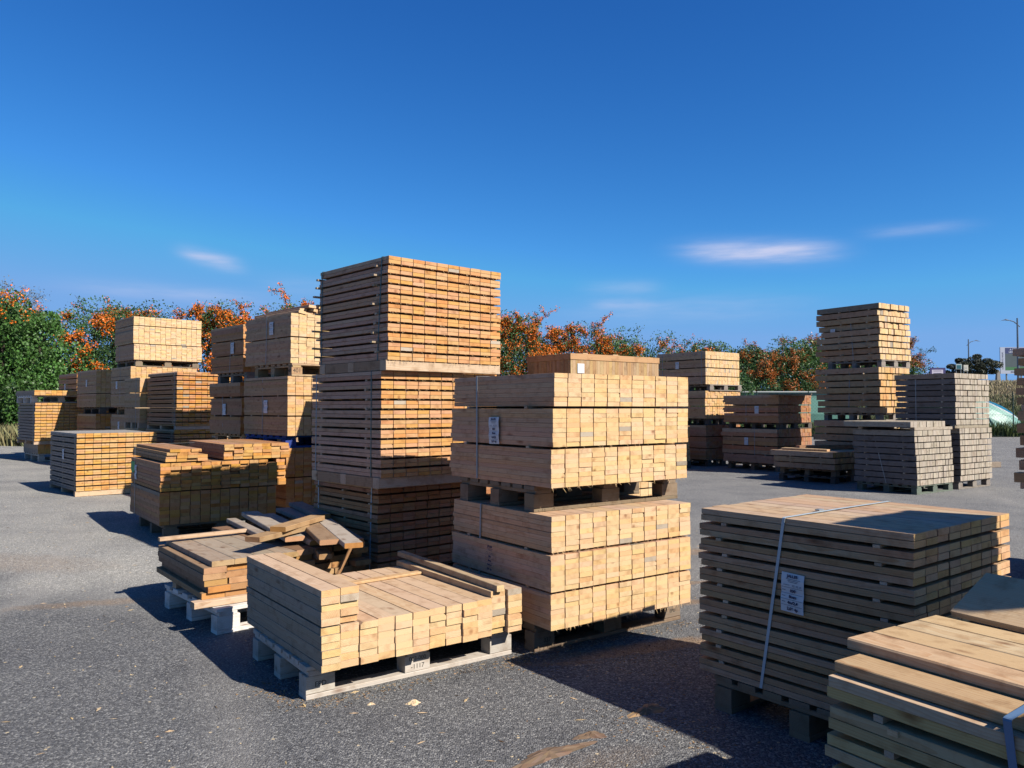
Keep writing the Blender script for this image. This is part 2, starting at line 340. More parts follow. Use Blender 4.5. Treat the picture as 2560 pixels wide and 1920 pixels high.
# ------------------------------------------------------------------ ground
def smooth(t): t = min(1, max(0, t)); return t * t * (3 - 2 * t)
def gz(x, y): return smooth((y - 5.6) / 1.6) * (.11 * smooth((-x - 1.8) / 1.6) + .02 * max(0, min(22, -x - 3.4)))
def ground():
    m, t, b = newmat('gravel_yard')
    tcn = N(t, 'ShaderNodeTexCoord'); P = tcn.outputs['Object']
    sp = N(t, 'ShaderNodeSeparateXYZ'); L(t, P, sp.inputs[0]); X, Y = sp.outputs[0], sp.outputs[1]
    def noise(scale, det=4, rough=.55):
        n = N(t, 'ShaderNodeTexNoise', ins={'Scale': scale, 'Detail': det, 'Roughness': rough}); L(t, P, n.inputs['Vector']); return n.outputs[0]
    v = N(t, 'ShaderNodeTexVoronoi', ins={'Scale': 120.0, 'Randomness': 1.0}); L(t, P, v.inputs['Vector'])
    v2 = N(t, 'ShaderNodeTexVoronoi', ins={'Scale': 38.0, 'Randomness': 1.0}); L(t, P, v2.inputs['Vector'])
    sv = N(t, 'ShaderNodeSeparateColor'); L(t, v.outputs['Color'], sv.inputs[0]); sv2 = N(t, 'ShaderNodeSeparateColor'); L(t, v2.outputs['Color'], sv2.inputs[0])
    dark = RAMP(t, sv.outputs[0], [(0, (.050, .051, .054)), (.45, (.088, .089, .093)), (.8, (.132, .132, .134)), (1, (.23, .228, .22))])
    light = RAMP(t, sv.outputs[1], [(0, (.15, .147, .138)), (.5, (.215, .21, .198)), (.85, (.275, .268, .25)), (1, (.40, .385, .355))])
    midc = RAMP(t, sv.outputs[1], [(0, (.10, .099, .10)), (.5, (.15, .148, .147)), (.85, (.195, .192, .187)), (1, (.29, .285, .27))])
    # dusty trampled gravel towards the back left, dark chippings in front
    e = M(t, 'ADD', M(t, 'ADD', Y, M(t, 'MULTIPLY', X, .12)), M(t, 'MULTIPLY', noise(.9, 4), 2.2))
    f1 = M(t, 'DIVIDE', M(t, 'SUBTRACT', e, 5.9), 1.0, clamp=True)
    side = M(t, 'DIVIDE', M(t, 'SUBTRACT', .6, X), 2.6, clamp=True)
    big = noise(.35, 3)
    far = MIX(t, side, midc, light)
    base = MIX(t, M(t, 'MULTIPLY', f1, M(t, 'MULTIPLY_ADD', big, .5, .68), clamp=True), dark, far)
    # worn pale-and-dark patches
    pt = RAMP(t, noise(1.3, 5, .6), [(.3, (.80, .80, .82)), (.5, (1, 1, 1)), (.72, (1.15, 1.14, 1.11))])
    base = MIX(t, 1.0, base, pt, 'MULTIPLY')
    tr = None
    for (x0, k_, w_) in ((-3.2, .10, .22), (-1.5, .10, .22), (2.9, -.05, .25), (4.5, -.05, .25)):
        d_ = M(t, 'ABSOLUTE', M(t, 'SUBTRACT', M(t, 'ADD', X, M(t, 'MULTIPLY', M(t, 'SUBTRACT', noise(.25, 2), .5), 1.6)), M(t, 'MULTIPLY_ADD', Y, -k_ * 3, x0 + 1.2)))
        g_ = M(t, 'MULTIPLY', M(t, 'SUBTRACT', 1.0, M(t, 'DIVIDE', d_, w_), clamp=True), M(t, 'MULTIPLY', noise(2.2, 4), .5)); tr = g_ if tr is None else M(t, 'MAXIMUM', tr, g_)
    base = MIX(t, tr, base, (.27, .255, .235))
    # brown sawdust and soil trodden into the surface
    def patch(x, y, rx, ry, ang, amp=1.0, sc_=9):
        c_, s_ = math.cos(ang), math.sin(ang); dx = M(t, 'SUBTRACT', X, x); dy = M(t, 'SUBTRACT', Y, y)
        u_ = M(t, 'DIVIDE', M(t, 'ADD', M(t, 'MULTIPLY', dx, c_), M(t, 'MULTIPLY', dy, s_)), rx); w_ = M(t, 'DIVIDE', M(t, 'SUBTRACT', M(t, 'MULTIPLY', dy, c_), M(t, 'MULTIPLY', dx, s_)), ry)
        q = M(t, 'ADD', M(t, 'MULTIPLY', u_, u_), M(t, 'MULTIPLY', w_, w_)); return M(t, 'MULTIPLY', M(t, 'SUBTRACT', M(t, 'MULTIPLY_ADD', noise(sc_, 5, .65), 1.9, .05), q, clamp=True), 2.0 * amp, clamp=True)
    pz = None
    for a in ((.75, 4.55, .75, .11, .36, .8), (.25, 4.28, .28, .05, .1, .5), (-4.2, 6.6, 1.0, .30, -.1, .2), (-5.5, 5.9, 1.2, .25, .0, .2), (1.25, 5.6, .5, .08, .3, .5), (1.35, 6.2, .4, .07, .3, .5), (2.0, 7.6, .9, .2, .2, .5), (4.6, 10.3, 1.2, .18, .2, .4), (.35, 3.1, .3, .12, .5, .15), (-2.9, 5.6, .8, .12, .3, .35)):
        q = patch(*a[:5], amp=a[5]); pz = q if pz is None else M(t, 'MAXIMUM', pz, q)
    base = MIX(t, M(t, 'MULTIPLY', pz, .55), base, MIX(t, sv.outputs[2], (.10, .055, .025), (.32, .20, .105)))
    # scattered straw-coloured wood specks
    spk = M(t, 'MULTIPLY', M(t, 'GREATER_THAN', sv2.outputs[0], .982), M(t, 'LESS_THAN', v2.outputs['Distance'], .30))
    base = MIX(t, M(t, 'MULTIPLY', spk, .8), base, (.42, .34, .22))
    L(t, base, b.inputs['Base Color']); b.inputs['Roughness'].default_value = .92; b.inputs['Specular IOR Level'].default_value = .2
    bmp = N(t, 'ShaderNodeBump', ins={'Strength': 0.8, 'Distance': .008})
    hgt = M(t, 'ADD', M(t, 'ADD', M(t, 'MULTIPLY', v.outputs['Distance'], -1.0), M(t, 'MULTIPLY', sv.outputs[0], .5)), M(t, 'MULTIPLY', noise(30, 3), .6))
    L(t, hgt, bmp.inputs['Height']); L(t, bmp.outputs[0], b.inputs['Normal'])
    gx = [-600, -200, -60, -40, -28] + [-25.4 + .8 * i for i in range(27)] + [-3.8 + .12 * i for i in range(20)] + [-1.3, 5, 40, 200, 600]
    gy = [-60, 0, 5.5] + [5.6 + .1 * i for i in range(17)] + [7.4, 9, 12, 16, 22, 30, 60, 300, 1400]; g = MB()
    g.raw([(x_, y_, gz(x_, y_)) for y_ in gy for x_ in gx], [(j * len(gx) + i, j * len(gx) + i + 1, (j + 1) * len(gx) + i + 1, (j + 1) * len(gx) + i) for j in range(len(gy) - 1) for i in range(len(gx) - 1)]); o = g.build('yard_ground', m)
    for p_ in o.data.polygons: p_.use_smooth = True; tag(o, kind='structure')
    # loose stone chips that stand proud of the surface near the camera
    b = MB()
    for _ in range(5200):
        yy = 2.2 + 9 * random.random() ** 1.5; xx = random.uniform(-.72, .72) * yy; r_ = random.uniform(.002, .0052) * (1 + .05 * yy); vv = random.random()
        zg = gz(xx, yy); c_ = tuple(k * (.35 + vv) for k in ((.16, .16, .16) if yy < 6 else (.27, .26, .235)))
        if random.random() < .07: c_ = (.5, .38, .22)
        pts = [(xx + r_ * math.cos(a + random.uniform(-.4, .4)), yy + r_ * random.uniform(.6, 1.2) * math.sin(a), zg) for a in (0, 1.57, 3.14, 4.71)] + [(xx + random.uniform(-.4, .4) * r_, yy, zg + r_ * random.uniform(.5, 1.1))]
        b.raw(pts, [(0, 1, 4), (1, 2, 4), (2, 3, 4), (3, 0, 4)], c_)
    tag(b.build('stone_chippings', STONES), 'loose grey stone chippings strewn over the yard floor', 'gravel', kind='stuff')
    b = MB()
    for _ in range(420):
        yy = random.uniform(2.6, 9); xx = random.uniform(-.66, .66) * yy; l_ = random.uniform(.006, .03); a = random.uniform(0, 3.14); w_ = l_ * random.uniform(.08, .3); zg = gz(xx, yy); z_ = zg + random.uniform(.001, .006)
        dx, dy = math.cos(a) * l_, math.sin(a) * l_; nx, ny = -math.sin(a) * w_, math.cos(a) * w_
        b.raw([(xx - dx, yy - dy, zg + .001), (xx + nx, yy + ny, z_), (xx + dx, yy + dy, zg + .001), (xx - nx, yy - ny, zg + .001)], [(0, 3, 2, 1), (0, 1, 2)], jit((.60, .45, .27), .25))
    tag(b.build('wood_splinters', STONES), 'pale wood splinters littering the gravel', 'splinters', kind='stuff')
ground()

def litter(name, label, cat, x, y, rx, ry, h, ang, col, n=26, seed=1):
    rr = random.Random(seed); b = MB(); vs = [(0, 0, h)]; fs = []
    for k, f in enumerate((.35, .7, 1.0)):
        for i in range(n):
            a = 2 * math.pi * i / n; q = f * (1 + .22 * math.sin(3 * a + seed) + rr.uniform(-.18, .18)); zz = max(0.0005, h * (1 - f ** 1.5) * rr.uniform(.5, 1.2)) if f < 1 else 0.0003
            px, py = rx * q * math.cos(a), ry * q * math.sin(a); vs.append((px * math.cos(ang) - py * math.sin(ang), px * math.sin(ang) + py * math.cos(ang), zz))
    fs = [(0, 1 + i, 1 + (i + 1) % n) for i in range(n)]
    for k in range(2): fs += [(1 + k * n + i, 1 + (k + 1) * n + i, 1 + (k + 1) * n + (i + 1) % n, 1 + k * n + (i + 1) % n) for i in range(n)]
    b.raw(vs, fs, [jit(col, .3) for _ in fs]); tag(b.build(name, STONES, None, (x, y, 0)), label, cat)
litter('bark_piece', 'long flat brown piece of bark on the grey chippings at the bottom edge', 'bark', .15, 3.16, .19, .045, .018, .62, (.15, .10, .068), seed=3)
litter('bark_piece', 'short dark bark flake just beyond the long bark piece', 'bark', .335, 3.34, .07, .032, .02, .3, (.14, .09, .06), seed=4)
litter('sawdust_heap', 'small flattened heap of brown sawdust lying in the shadow', 'sawdust', .62, 3.62, .105, .045, .014, .75, (.27, .17, .10), seed=5)
litter('wood_scrap', 'crumpled pale wood scrap on sunlit chippings before the front pallet', 'wood scrap', -.46, 3.70, .032, .020, .02, .4, (.62, .47, .30), seed=6)
litter('wood_scrap', 'tiny pale wood scrap left of the crumpled one', 'wood scrap', -.66, 3.69, .018, .010, .01, .1, (.62, .47, .30), seed=8)

def fringe(name, label, cat, n, line, spread, col, size):
    b = MB()
    for _ in range(n):
        i = random.randrange(len(line) - 1); f = random.random(); (x0, y0), (x1, y1) = line[i], line[i + 1]
        x = x0 + (x1 - x0) * f + random.gauss(0, spread); y = y0 + (y1 - y0) * f + random.gauss(0, spread); l_ = size * random.uniform(.3, 1.3); a = random.uniform(0, 3.14); w_ = l_ * random.uniform(.1, .45); zg = gz(x, y)
        dx, dy = math.cos(a) * l_, math.sin(a) * l_; nx, ny = -math.sin(a) * w_, math.cos(a) * w_; z_ = zg + random.uniform(.001, .005)
        b.raw([(x - dx, y - dy, zg + .0008), (x + nx, y + ny, z_), (x + dx, y + dy, zg + .0008), (x - nx, y - ny, zg + .0008)], [(0, 3, 2, 1), (0, 1, 2)], jit(col, .3))
    tag(b.build(name, STONES), label, cat, kind='stuff')
fringe('wood_crumbs', 'wood crumbs and bark bits gathered round the front pallet', 'wood crumbs', 900, [(-1.3, 4.0), (-.95, 3.66), (0, 4.3), (.12, 4.4), (1.2, 5.1)], .05, (.36, .25, .15), .010)
fringe('wood_crumbs', 'dark bark crumbs scattered in the shadow before the big strapped bundle', 'wood crumbs', 900, [(.1, 4.2), (.6, 4.4), (1.0, 4.6), (.5, 3.6), (.9, 3.3)], .13, (.34, .22, .12), .009)
# ------------------------------------------------------------------ timber, near groups
PT = 'pallets under the timber stacks'; BT = 'strapped bundles of sawn timber in the yard'
S_ = .013
pallet('grey weathered pallet under the low front stack, stamped -1117', -.975, 3.735, 35.9, 1.2, .8, 0, .157, 'light', texts=((0, 0, 'EPD', .034, 'front', .0, .0), (1, 0, '003-000', .030, 'front', 0, .022), (1, 0, '-1117', .034, 'front', 0, -.018)))
def front_stack():
    x, y, yaw = -.887, 3.655, 36.6; zb = .159
    root = empty('board_stack', (x, y, zb), R(yaw), 'low stack of pale fresh boards with a taller left end, nearest the camera', 'timber stack', BT)
    sidec, endc = PAL['fresh'][:2]; cols = 12; bw = .0978; parts = []
    for c in range(cols):
        th = .0335; n = 6
        if c < 2: n = 11
        elif c >= 10: n = 7
        z = 0
        cy = random.gauss(0, .005); cx = random.gauss(0, .002)
        if c == 10: cy += .02
        for k in range(n):
            merge = (random.random() < .12)
            t_ = th * random.choice((1, 1, .98)); dy = cy + random.gauss(0, .0035) + (-.012 if c == 0 and k < 5 else 0)
            if c >= 10 and k == 0: dy += .01
            g = .008 if (c < 2 and k == 6) else 0
            z += g; e_ = jit(endc, .06)
            if random.random() < .04: e_ = hsv(GREYW, 0, 1, random.uniform(1.4, 2))
            parts.append((c, k, ((c * bw + cx + random.gauss(0, .0015), dy, z), 1.07 + random.gauss(0, .006), bw - .0045, t_ - .0003, jit((.66, .49, .34), .06) if c or k == 10 else jit((.40, .35, .28), .08), e_)))  # sunlit top and shaded left face put into the colour: left column darker
            z += th
    for c, k, a in parts: MB().board(*a, ch=.0007).build('board', WOOD, root)
    return root
front_stack()
a_ = R(36.6); fu = (math.cos(a_), math.sin(a_)); fv = (-math.sin(a_), math.cos(a_)); F0 = (-.887, 3.655)
def fl(u, v): return (F0[0] + fu[0] * u + fv[0] * v, F0[1] + fu[1] * u + fv[1] * v)
zt_low = .159 + 6 * .0335; zt_7 = .159 + 7 * .0335
plank('loose_batten', 'long thin batten lying along the right end of the low front stack', fl(1.02, -.01), fl(1.045, 1.16), zt_7 + .032, zt_7 + .045, .046, .034, 'fresh', (.52, .40, .26), 'batten', mat=WOOD)
plank('loose_batten', 'flat spacer batten laid crosswise over the top of the low front stack', fl(.21, .74), fl(1.0, .78), zt_low + .017, zt_low + .017, .055, .016, 'fresh', (.66, .45, .25), 'batten', mat=WOOD)

pallet('pallet marked 337 on the ground beneath the tall pale twin bundles', .128, 4.462, 35.5, 1.2, .8, 0, .157, 'brown', texts=((0, 0, '337', .036, 'front', .02, -.01), (2, 0, 'EPD', .030, 'front', .0, 0)))
stack('timber_bundle', 'pale fresh bundle with a label, lower of the two in the centre', .215, 4.327, 35.2, 1.125, 1.05, .159, .784, 11, [7, 7, 7], .014, 'fresh', strap=[(.73, .71, .015, STRAP)], sticks=(.2, .8), out=.0,
      tagp=[(.60, .467, .06)], big=True, jl=.007, group=BT, packshift=[(0, 0), (-.012, -.012), (.004, .0)], rag=.002, slivers=160)
pallet('brown pallet between the two pale bundles in the centre', .127, 4.50, 35.8, 1.2, .8, .785, .150, 'brown')
stack('timber_bundle', 'pale fresh bundle with a label, upper of the two in the centre', .22, 4.375, 36.5, 1.135, 1.06, .936, 1.585, 11, [8, 8, 7], .014, 'fresh', strap=[(.74, .745, .015, STRAP)], sticks=(.2, .8), out=.0,
      tagp=[(.55, 1.247, -.02)], big=True, jl=.008, group=BT, packshift=[(0, 0), (.010, -.004), (.035, .012)], rag=.002, slivers=60)
# tall orange stack
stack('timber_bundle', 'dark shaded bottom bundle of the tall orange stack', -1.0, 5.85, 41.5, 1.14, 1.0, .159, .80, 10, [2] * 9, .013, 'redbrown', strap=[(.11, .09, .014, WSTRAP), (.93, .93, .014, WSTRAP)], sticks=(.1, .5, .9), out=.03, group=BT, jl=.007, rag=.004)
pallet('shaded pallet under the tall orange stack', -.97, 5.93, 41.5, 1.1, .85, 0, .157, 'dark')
stack('timber_bundle', 'orange bundle on bearers, middle of the tall orange stack', -.945, 5.63, 42.0, 1.09, 1.04, .802, 1.655, 10, [2] * 11, .0145, 'orange', strap=[(.13, .13, .013, GSTRAP), (.97, .96, .013, STRAP)], sticks=(.17, .85), out=.015, bearer=.078, side_bearer=True, group=BT, jl=.006, rag=.003, slivers=420)
stack('timber_bundle', 'orange bundle with jutting sticks, topmost of the tall orange stack', -.89, 5.585, 42.6, 1.085, .99, 1.657, 2.485, 10, [2] * 11, .0150, 'orange', strap=[(.14, .08, .013, GSTRAP), (.96, .95, .013, GSTRAP)], sticks=(.13, .985), out=.05, bearer=.075, side_bearer=True, group=BT, jl=.006, rag=.003, slivers=420)
# stack hidden behind the tall orange one; its shadow darkens the bundles left of it
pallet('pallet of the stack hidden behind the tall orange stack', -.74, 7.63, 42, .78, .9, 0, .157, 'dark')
stack('timber_bundle', 'lowest bundle of the stack hidden behind the tall orange one', -.75, 7.60, 42, .80, 1.0, .159, .86, 8, [6, 6], .014, 'brown', group=BT)
stack('timber_bundle', 'middle bundle of the stack hidden behind the tall orange one', -.75, 7.60, 42, .80, 1.0, .862, 1.62, 8, [6, 6], .014, 'brown', group=BT, bearer=.08)
stack('timber_bundle', 'top bundle of the stack hidden behind the tall orange one', -.75, 7.60, 42, .80, 1.0, 1.622, 2.40, 8, [6, 6], .014, 'brown', group=BT, bearer=.08)
# right foreground
pallet('brown pallet under the big strapped bundle at right front', 1.47, 2.97, 38.5, .98, .86, 0, .157, 'brown')
sR = stack('timber_bundle', 'big bundle of paired boards under a pale strap, right foreground', 1.5, 2.93, 38.5, .935, .985, .159, .915, 9, [2] * 11, .0135, 'tan', strap=[(.66, .54, .014, WSTRAP)], sticks=(.12, .86), out=.012, tagp=[(.50, .604, .04)], big=True, group=BT, jl=.006, rag=.002, jx=.0015)
MB().box((.29, .545, .762), (.33, .566, .768)).build('strap_buckle', STEEL, sR)

# front right corner stack
pallet('pallet mostly hidden under the olive stack at bottom right', 1.56, 1.40, 32.6, .9, .95, 0, .10, 'dark')
q = stack('timber_bundle', 'olive thick-board stack with a blue strap, cut by the bottom right corner', 1.55, 1.351, 32.6, .92, 1.15, .102, .603, 7, [2, 2, 2, 2, 2, 2], .020, 'olive', sticks=(.12, .84), out=.006, group=BT, jl=.008, rag=.007, jx=.003, warp=.004)
zq = .603 - .102
b_ = []
for (u0, w0, z0, dv_, col_) in ((.035, .135, 0, .002, (.56, .41, .26)), (.175, .135, 0, 0, (.40, .32, .2)), (.315, .13, 0, 0, (.4, .32, .2)), (.45, .13, 0, 0, (.4, .32, .2)), (.585, .13, 0, 0, (.4, .32, .2)), (.72, .13, 0, 0, (.4, .32, .2)),
                       (.172, .128, .0335, .048, (.66, .48, .28)), (.303, .125, .0335, .045, (.64, .46, .26)), (.431, .128, .0335, .043, (.66, .48, .29)), (.562, .115, .0335, .046, (.66, .48, .29))):
    MB().board((u0, dv_ - .02, zq + z0 + .0005), 1.17 + dv_ * .1, w0 - .002, .0325, jit(col_, .06), jit((.5, .38, .2), .1), ch=.003).build('board', WOOD, q)
band(-.004, .92, .60, .655, .004, zq + .0345, .020, .035).build('strap', BSTRAP, q)
MB().board((-.012, .93, zq - .105), .03, .03, .016, (.75, .55, .34), (.8, .6, .38), 'x').build('spacer_stick', WOOD, q)
o_ = MB().board((0, 0, 0), 1.15, .25, .022, (.70, .52, .32), (.5, .36, .2)).build('wide_board', OLD, q); o_.location = (.682, .035, zq + .056); o_.rotation_euler = (0, R(-26), R(-3))
# tall stacks beyond the right edge, whose shadows cross the foreground
def offstage(label, x, y, yaw, wd, ln, h, pal='tan', n=3):
    pallet('pallet under the ' + label.split(' stack')[0] + ' stack outside the frame', x, y, yaw, wd, ln, 0, .157, 'brown')
    z = .159; hh = (h - .159 - (n - 1) * .10) / n
    for k in range(n):
        stack('timber_bundle', ('lowest', 'middle', 'top')[k] + ' bundle of the ' + label, x, y, yaw, wd, ln, z, z + hh, 7, [3, 3, 3], .012, pal, group=BT, jl=.01, rag=.006, bearer=0 if k == 0 else .08)
        z += hh + (.10 if k == n - 1 else .1)
        z = z - .0985 if k < n - 1 else z
offstage('tan stack right of the foreground', 2.918 + .85 * .6, 2.118 - .85 * .8, 36.9, .68, .85, 2.70)
offstage('near stack right of the photographer', 2.264 - .82 * math.cos(R(32)) + 1.0 * math.sin(R(32)), 1.528 - .82 * math.sin(R(32)) - 1.0 * math.cos(R(32)), 32.0, .82, 1.0, 1.51, n=2)
def edge_stack():
    x, y, yaw = 4.735, 5.35, 36
    pallet('pallet under the stack cut by the right edge', x, y, yaw, 1.15, 1.05, 0, .157, 'brown'); z = .159
    for k, (h_, dx) in enumerate(((.58, .07), (.62, -.02), (.50, .0))):
        stack('timber_bundle', ('lowest', 'middle', 'topmost')[k] + ' bundle of the stack cut off by the right edge of the photo', x + dx, y, yaw, 1.15, 1.13, z, z + h_, 10, [1] * 6 if k else [1] * 5, .022, 'tan', group=BT, jl=.02, rag=.015, bearer=.05 if k else 0, sticks=(.2, .8), out=.02); z += h_ + .0015
    stack('timber_bundle', 'low grey weathered beam bundle at the right edge, behind the corner stack', 3.62, 3.73, 37, .9, 1.0, .02, .455, 7, [1, 1, 1, 1], .008, 'grey', group=BT, jl=.01, mat=OLD)
edge_stack()

# low weathered pile behind the front stack, with planks thrown on it
pallet('whitewashed pallet under the low brown plank pile', -1.80, 4.80, 42.5, 1.2, .92, 0, .157, 'white', nd=6)
MB_ = MB(); MB_.board((0, 0, 0), .82, .075, .040, (.66, .50, .36), (.5, .4, .28), 'x', .002); tag(MB_.build('bearer_beam', WOOD, None, (-1.93, 4.775, .159), R(40)), 'long pale bearer under the front edge of the low brown pile', 'bearer')
MB_ = MB(); MB_.board((0, 0, 0), .9, .075, .040, (.5, .38, .26), (.5, .4, .28), 'x', .002); tag(MB_.build('bearer_beam', WOOD, None, (-2.28, 5.33, .159), R(40)), 'hidden bearer under the rear edge of the low brown pile', 'bearer')
def low_pile():
    root = empty('board_stack', (-1.90, 4.86, .200), R(38.5), 'low pile of weathered brown wide boards behind the front stack', 'timber stack', BT)
    for k in range(5):
        for c in range(4):
            off = (-.015, .01, .0, -.01, .0)[k] + random.gauss(0, .004)
            MB().board((c * .145 + off, random.gauss(0, .008) + (.04 if (c, k) == (1, 4) else 0), k * .0385), 1.06 + random.gauss(0, .01), .141, .0375, jit((.36, .245, .16), .12), jit((.56, .32, .14), .14), ch=.002).build('board', OLD, root)
    for c in range(4):
        MB().board((.045 + c * .143, .015 + random.gauss(0, .004), 5 * .0385), 1.03, .141, .034, jit((.40, .33, .255), .05), jit((.50, .34, .17), .1), ch=.002).build('board', OLD, root)
    r2 = empty('board_stack', (-1.44, 5.26, .200), R(43), 'ragged dark board pile buried under the thrown grey planks', 'timber stack', BT)
    for k in range(6):
        for c in range(4):
            if random.random() < .08 and k > 2: continue
            MB().board((c * .135 + random.gauss(0, .006), random.gauss(0, .03), k * .0385), 1.38 + random.gauss(0, .02), .125, .037, jit((.32, .21, .13), .2), jit((.46, .28, .13), .2), ch=.003, skew=(random.gauss(0, .01), 0)).build('board', OLD, r2)
low_pile()
plank('loose_batten', 'thin pale batten lying crosswise on the far left end of the low brown pile', (-2.50, 5.55), (-2.00, 5.98), .468, .468, .045, .026, 'fresh', (.62, .46, .32), 'batten', mat=WOOD)
GR = 'planks thrown on the low pile'; ZB = .436
for (nm, lab, p, q, z0, z1, wd_, col_) in (
    ('plank', 'narrow grey plank, leftmost of the planks thrown on the low pile', (-2.33, 6.50), (-1.72, 5.57), ZB + .035, ZB + .035, .075, (.40, .345, .29)),
    ('plank', 'wide grey grained plank, second from the left on the low pile', (-2.23, 6.66), (-1.50, 5.42), ZB + .070, ZB + .062, .135, (.44, .39, .33)),
    ('plank', 'wide grey plank, third from the left, ending in a ragged cut', (-2.13, 6.76), (-1.33, 5.43), ZB + .036, ZB + .036, .145, (.45, .40, .34)),
    ('plank', 'shaded blue-grey plank, fourth from the left on the low pile', (-2.02, 6.90), (-1.42, 5.92), ZB + .070, ZB + .071, .12, (.27, .26, .25)),  # shade is put into the colour, darker than the lit grey planks
    ('plank', 'darkest shaded plank at the back of the low pile', (-1.94, 7.02), (-1.50, 6.22), ZB + .106, ZB + .106, .12, (.24, .23, .22)),  # dark tone again carries the shade at the back
    ('plank', 'lower of two short honey-brown planks laid crosswise on the grey ones', (-1.70, 5.13), (-1.50, 5.62), ZB + .106, ZB + .112, .12, (.42, .28, .15)),
    ('plank', 'upper of two short honey-brown planks laid crosswise, dark knot at its end', (-1.59, 5.32), (-1.45, 5.84), ZB + .143, ZB + .150, .12, (.47, .31, .165)),
    ('plank', 'brown plank slanting down to the right off the low pile', (-1.52, 5.83), (-1.20, 5.15), ZB + .112, ZB + .085, .125, (.34, .235, .15)),
    ('plank', 'pale grey plank slanting right, with its cut end nearest the orange stack', (-1.42, 5.92), (-1.02, 5.06), ZB + .110, ZB + .080, .12, (.46, .41, .36)),
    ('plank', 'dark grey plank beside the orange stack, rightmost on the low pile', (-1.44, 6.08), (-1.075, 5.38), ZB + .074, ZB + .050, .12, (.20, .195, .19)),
    ('plank', 'short block end poking out below the slanting brown plank', (-1.45, 5.75), (-1.235, 5.20), ZB + .001, ZB - .020, .085, (.40, .27, .14))):
    plank(nm, lab, p, q, z0, z1, wd_, .034, 'old', col_, 'plank', GR)
plank('broken_stick', 'thin broken stick leaning under the end of the pale slanting plank', (-1.165, 5.16), (-1.095, 5.30), .26, .445, .020, .018, 'old', (.34, .19, .09), 'stick')

# ------------------------------------------------------------------ timber, left groups
KS = .92
pallet('dark pallet under the brown bundle with green spray paint', -3.64, 8.20, 37, 1.2, 1.2, 0, .157, 'brown')
d = stack('timber_bundle', 'brown bundle with green spray paint and a label, half in shadow', -3.67, 8.15, 37, 1.24, 1.42, .159, .50, 12, [9], .01, 'brown', strap=[], group=BT, jl=.012, rag=.0, jx=.002)
z1_ = .342
def upper(d):
    for k in range(8):
        for c in range(13):
            if c > 10 and k == 7 and c % 2: continue
            MB().board((c * .1035 + random.gauss(0, .002), random.gauss(0, .014) - .01, z1_ + .012 + k * .0365), 1.42 + random.gauss(0, .012), .100, .0355, jit(PAL['brown'][0], .16), jit((.65, .35, .13), .12), ch=.002).build('board', WOOD, d)
    for k, (n_, u0) in enumerate(((4, .05), (4, .055), (3, .06), (3, .09))):
        for c in range(n_):
            MB().board((u0 + c * .107, random.gauss(0, .01) - .02, z1_ + .318 + k * .033), 1.62, .103, .032, jit(PAL['brown'][0], .1), jit((.66, .38, .145), .12), ch=.002).build('board', WOOD, d)
    for k in range(5):
        for c in range(7):
            MB().board((.66 + c * .105 + random.gauss(0, .002), random.gauss(0, .01) + .01, z1_ + .318 + k * .033), 1.42, .101, .032, jit(PAL['brown'][0], .1), jit((.66, .38, .145), .12), ch=.002).build('board', WOOD, d)
    band(-.004, 1.25, 1.16, 1.18, .004, .80, .013, .0).build('strap', STRAP, d)
    label_sheet(d, 1.14, .643 - .159, False); g = MB(); g.box((-.0045, 1.20, .49), (-.0012, 1.40, .60)); g.box((-.0045, 1.24, .47), (-.0012, 1.37, .489)); g.build('green_paint_mark', GREENP, d)
upper(d)
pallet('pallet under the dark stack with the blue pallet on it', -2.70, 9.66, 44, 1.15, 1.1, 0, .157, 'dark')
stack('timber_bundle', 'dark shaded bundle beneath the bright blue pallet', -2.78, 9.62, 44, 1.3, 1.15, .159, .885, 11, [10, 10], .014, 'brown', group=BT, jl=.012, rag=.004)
pallet('bright blue pallet between bundles on the left', -2.80, 9.66, 44, 1.15, 1.1, .887, .150, 'blue', per=True)
stack('timber_bundle', 'tan labelled bundle standing on the bright blue pallet', -2.763, 9.6, 44, 1.10, 1.20, 1.039, 1.778, 10, [7, 7, 7], .016, 'tan', strap=[(.66, .66, .011, STRAP)], sticks=(.2, .8), tagp=[(.57, 1.40)], group=BT, jl=.010, rag=.006)
pallet('raw wood pallet stamped 401 in the left middle', -2.72, 9.62, 44, 1.0, 1.0, 1.780, .158, 'raw', texts=((0, 0, '401', .075, 'front', 0, 0), (0, 0, '401', .06, 'left', 0, 0)))
mtop = stack('timber_bundle', 'tan labelled bundle with loose boards heaped on top, left of the orange stack', -2.735, 9.6, 44, 1.10, 1.24, 1.940, 2.56, 10, [9, 8], .014, 'pale', strap=[(.64, .62, .011, STRAP)], sticks=(.3, .85), tagp=[(.49, 2.40)], group=BT, jl=.012, rag=.012)
for i, (u0, zz, rr_, l_) in enumerate(((.10, 0, .3, 1.15), (.22, .0, -.2, 1.12), (.33, .0, .25, 1.15), (.45, .0, -.1, 1.1), (.57, .0, .1, 1.12), (.70, .0, 0, 1.1), (.82, .0, 0, 1.1), (.15, .040, -.15, 1.2), (.27, .04, .2, 1.1), (.40, .04, -.25, 1.15), (.60, .036, .1, 1.1), (.72, .036, .0, 1.1), (.22, .078, .12, 1.15), (.38, .08, .0, 1.1), (.62, .074, .1, 1.1), (.74, .074, 0, 1.1))):
    b = MB(); b.board((-.05, 0, 0), l_, .102, .034, jit(PAL['pale'][0], .1), jit(PAL['pale'][1], .1), ch=.003); o = b.build('board', WOOD, mtop); o.location = (u0 + .05, random.gauss(0, .02), .622 + zz); o.rotation_euler = (0, rr_ * .5, random.gauss(0, .03))
KS = .90
pallet('pallet under the left middle back stack', -3.88, 11.35, 44, 1.1, 1.0, 0, .157, 'dark')
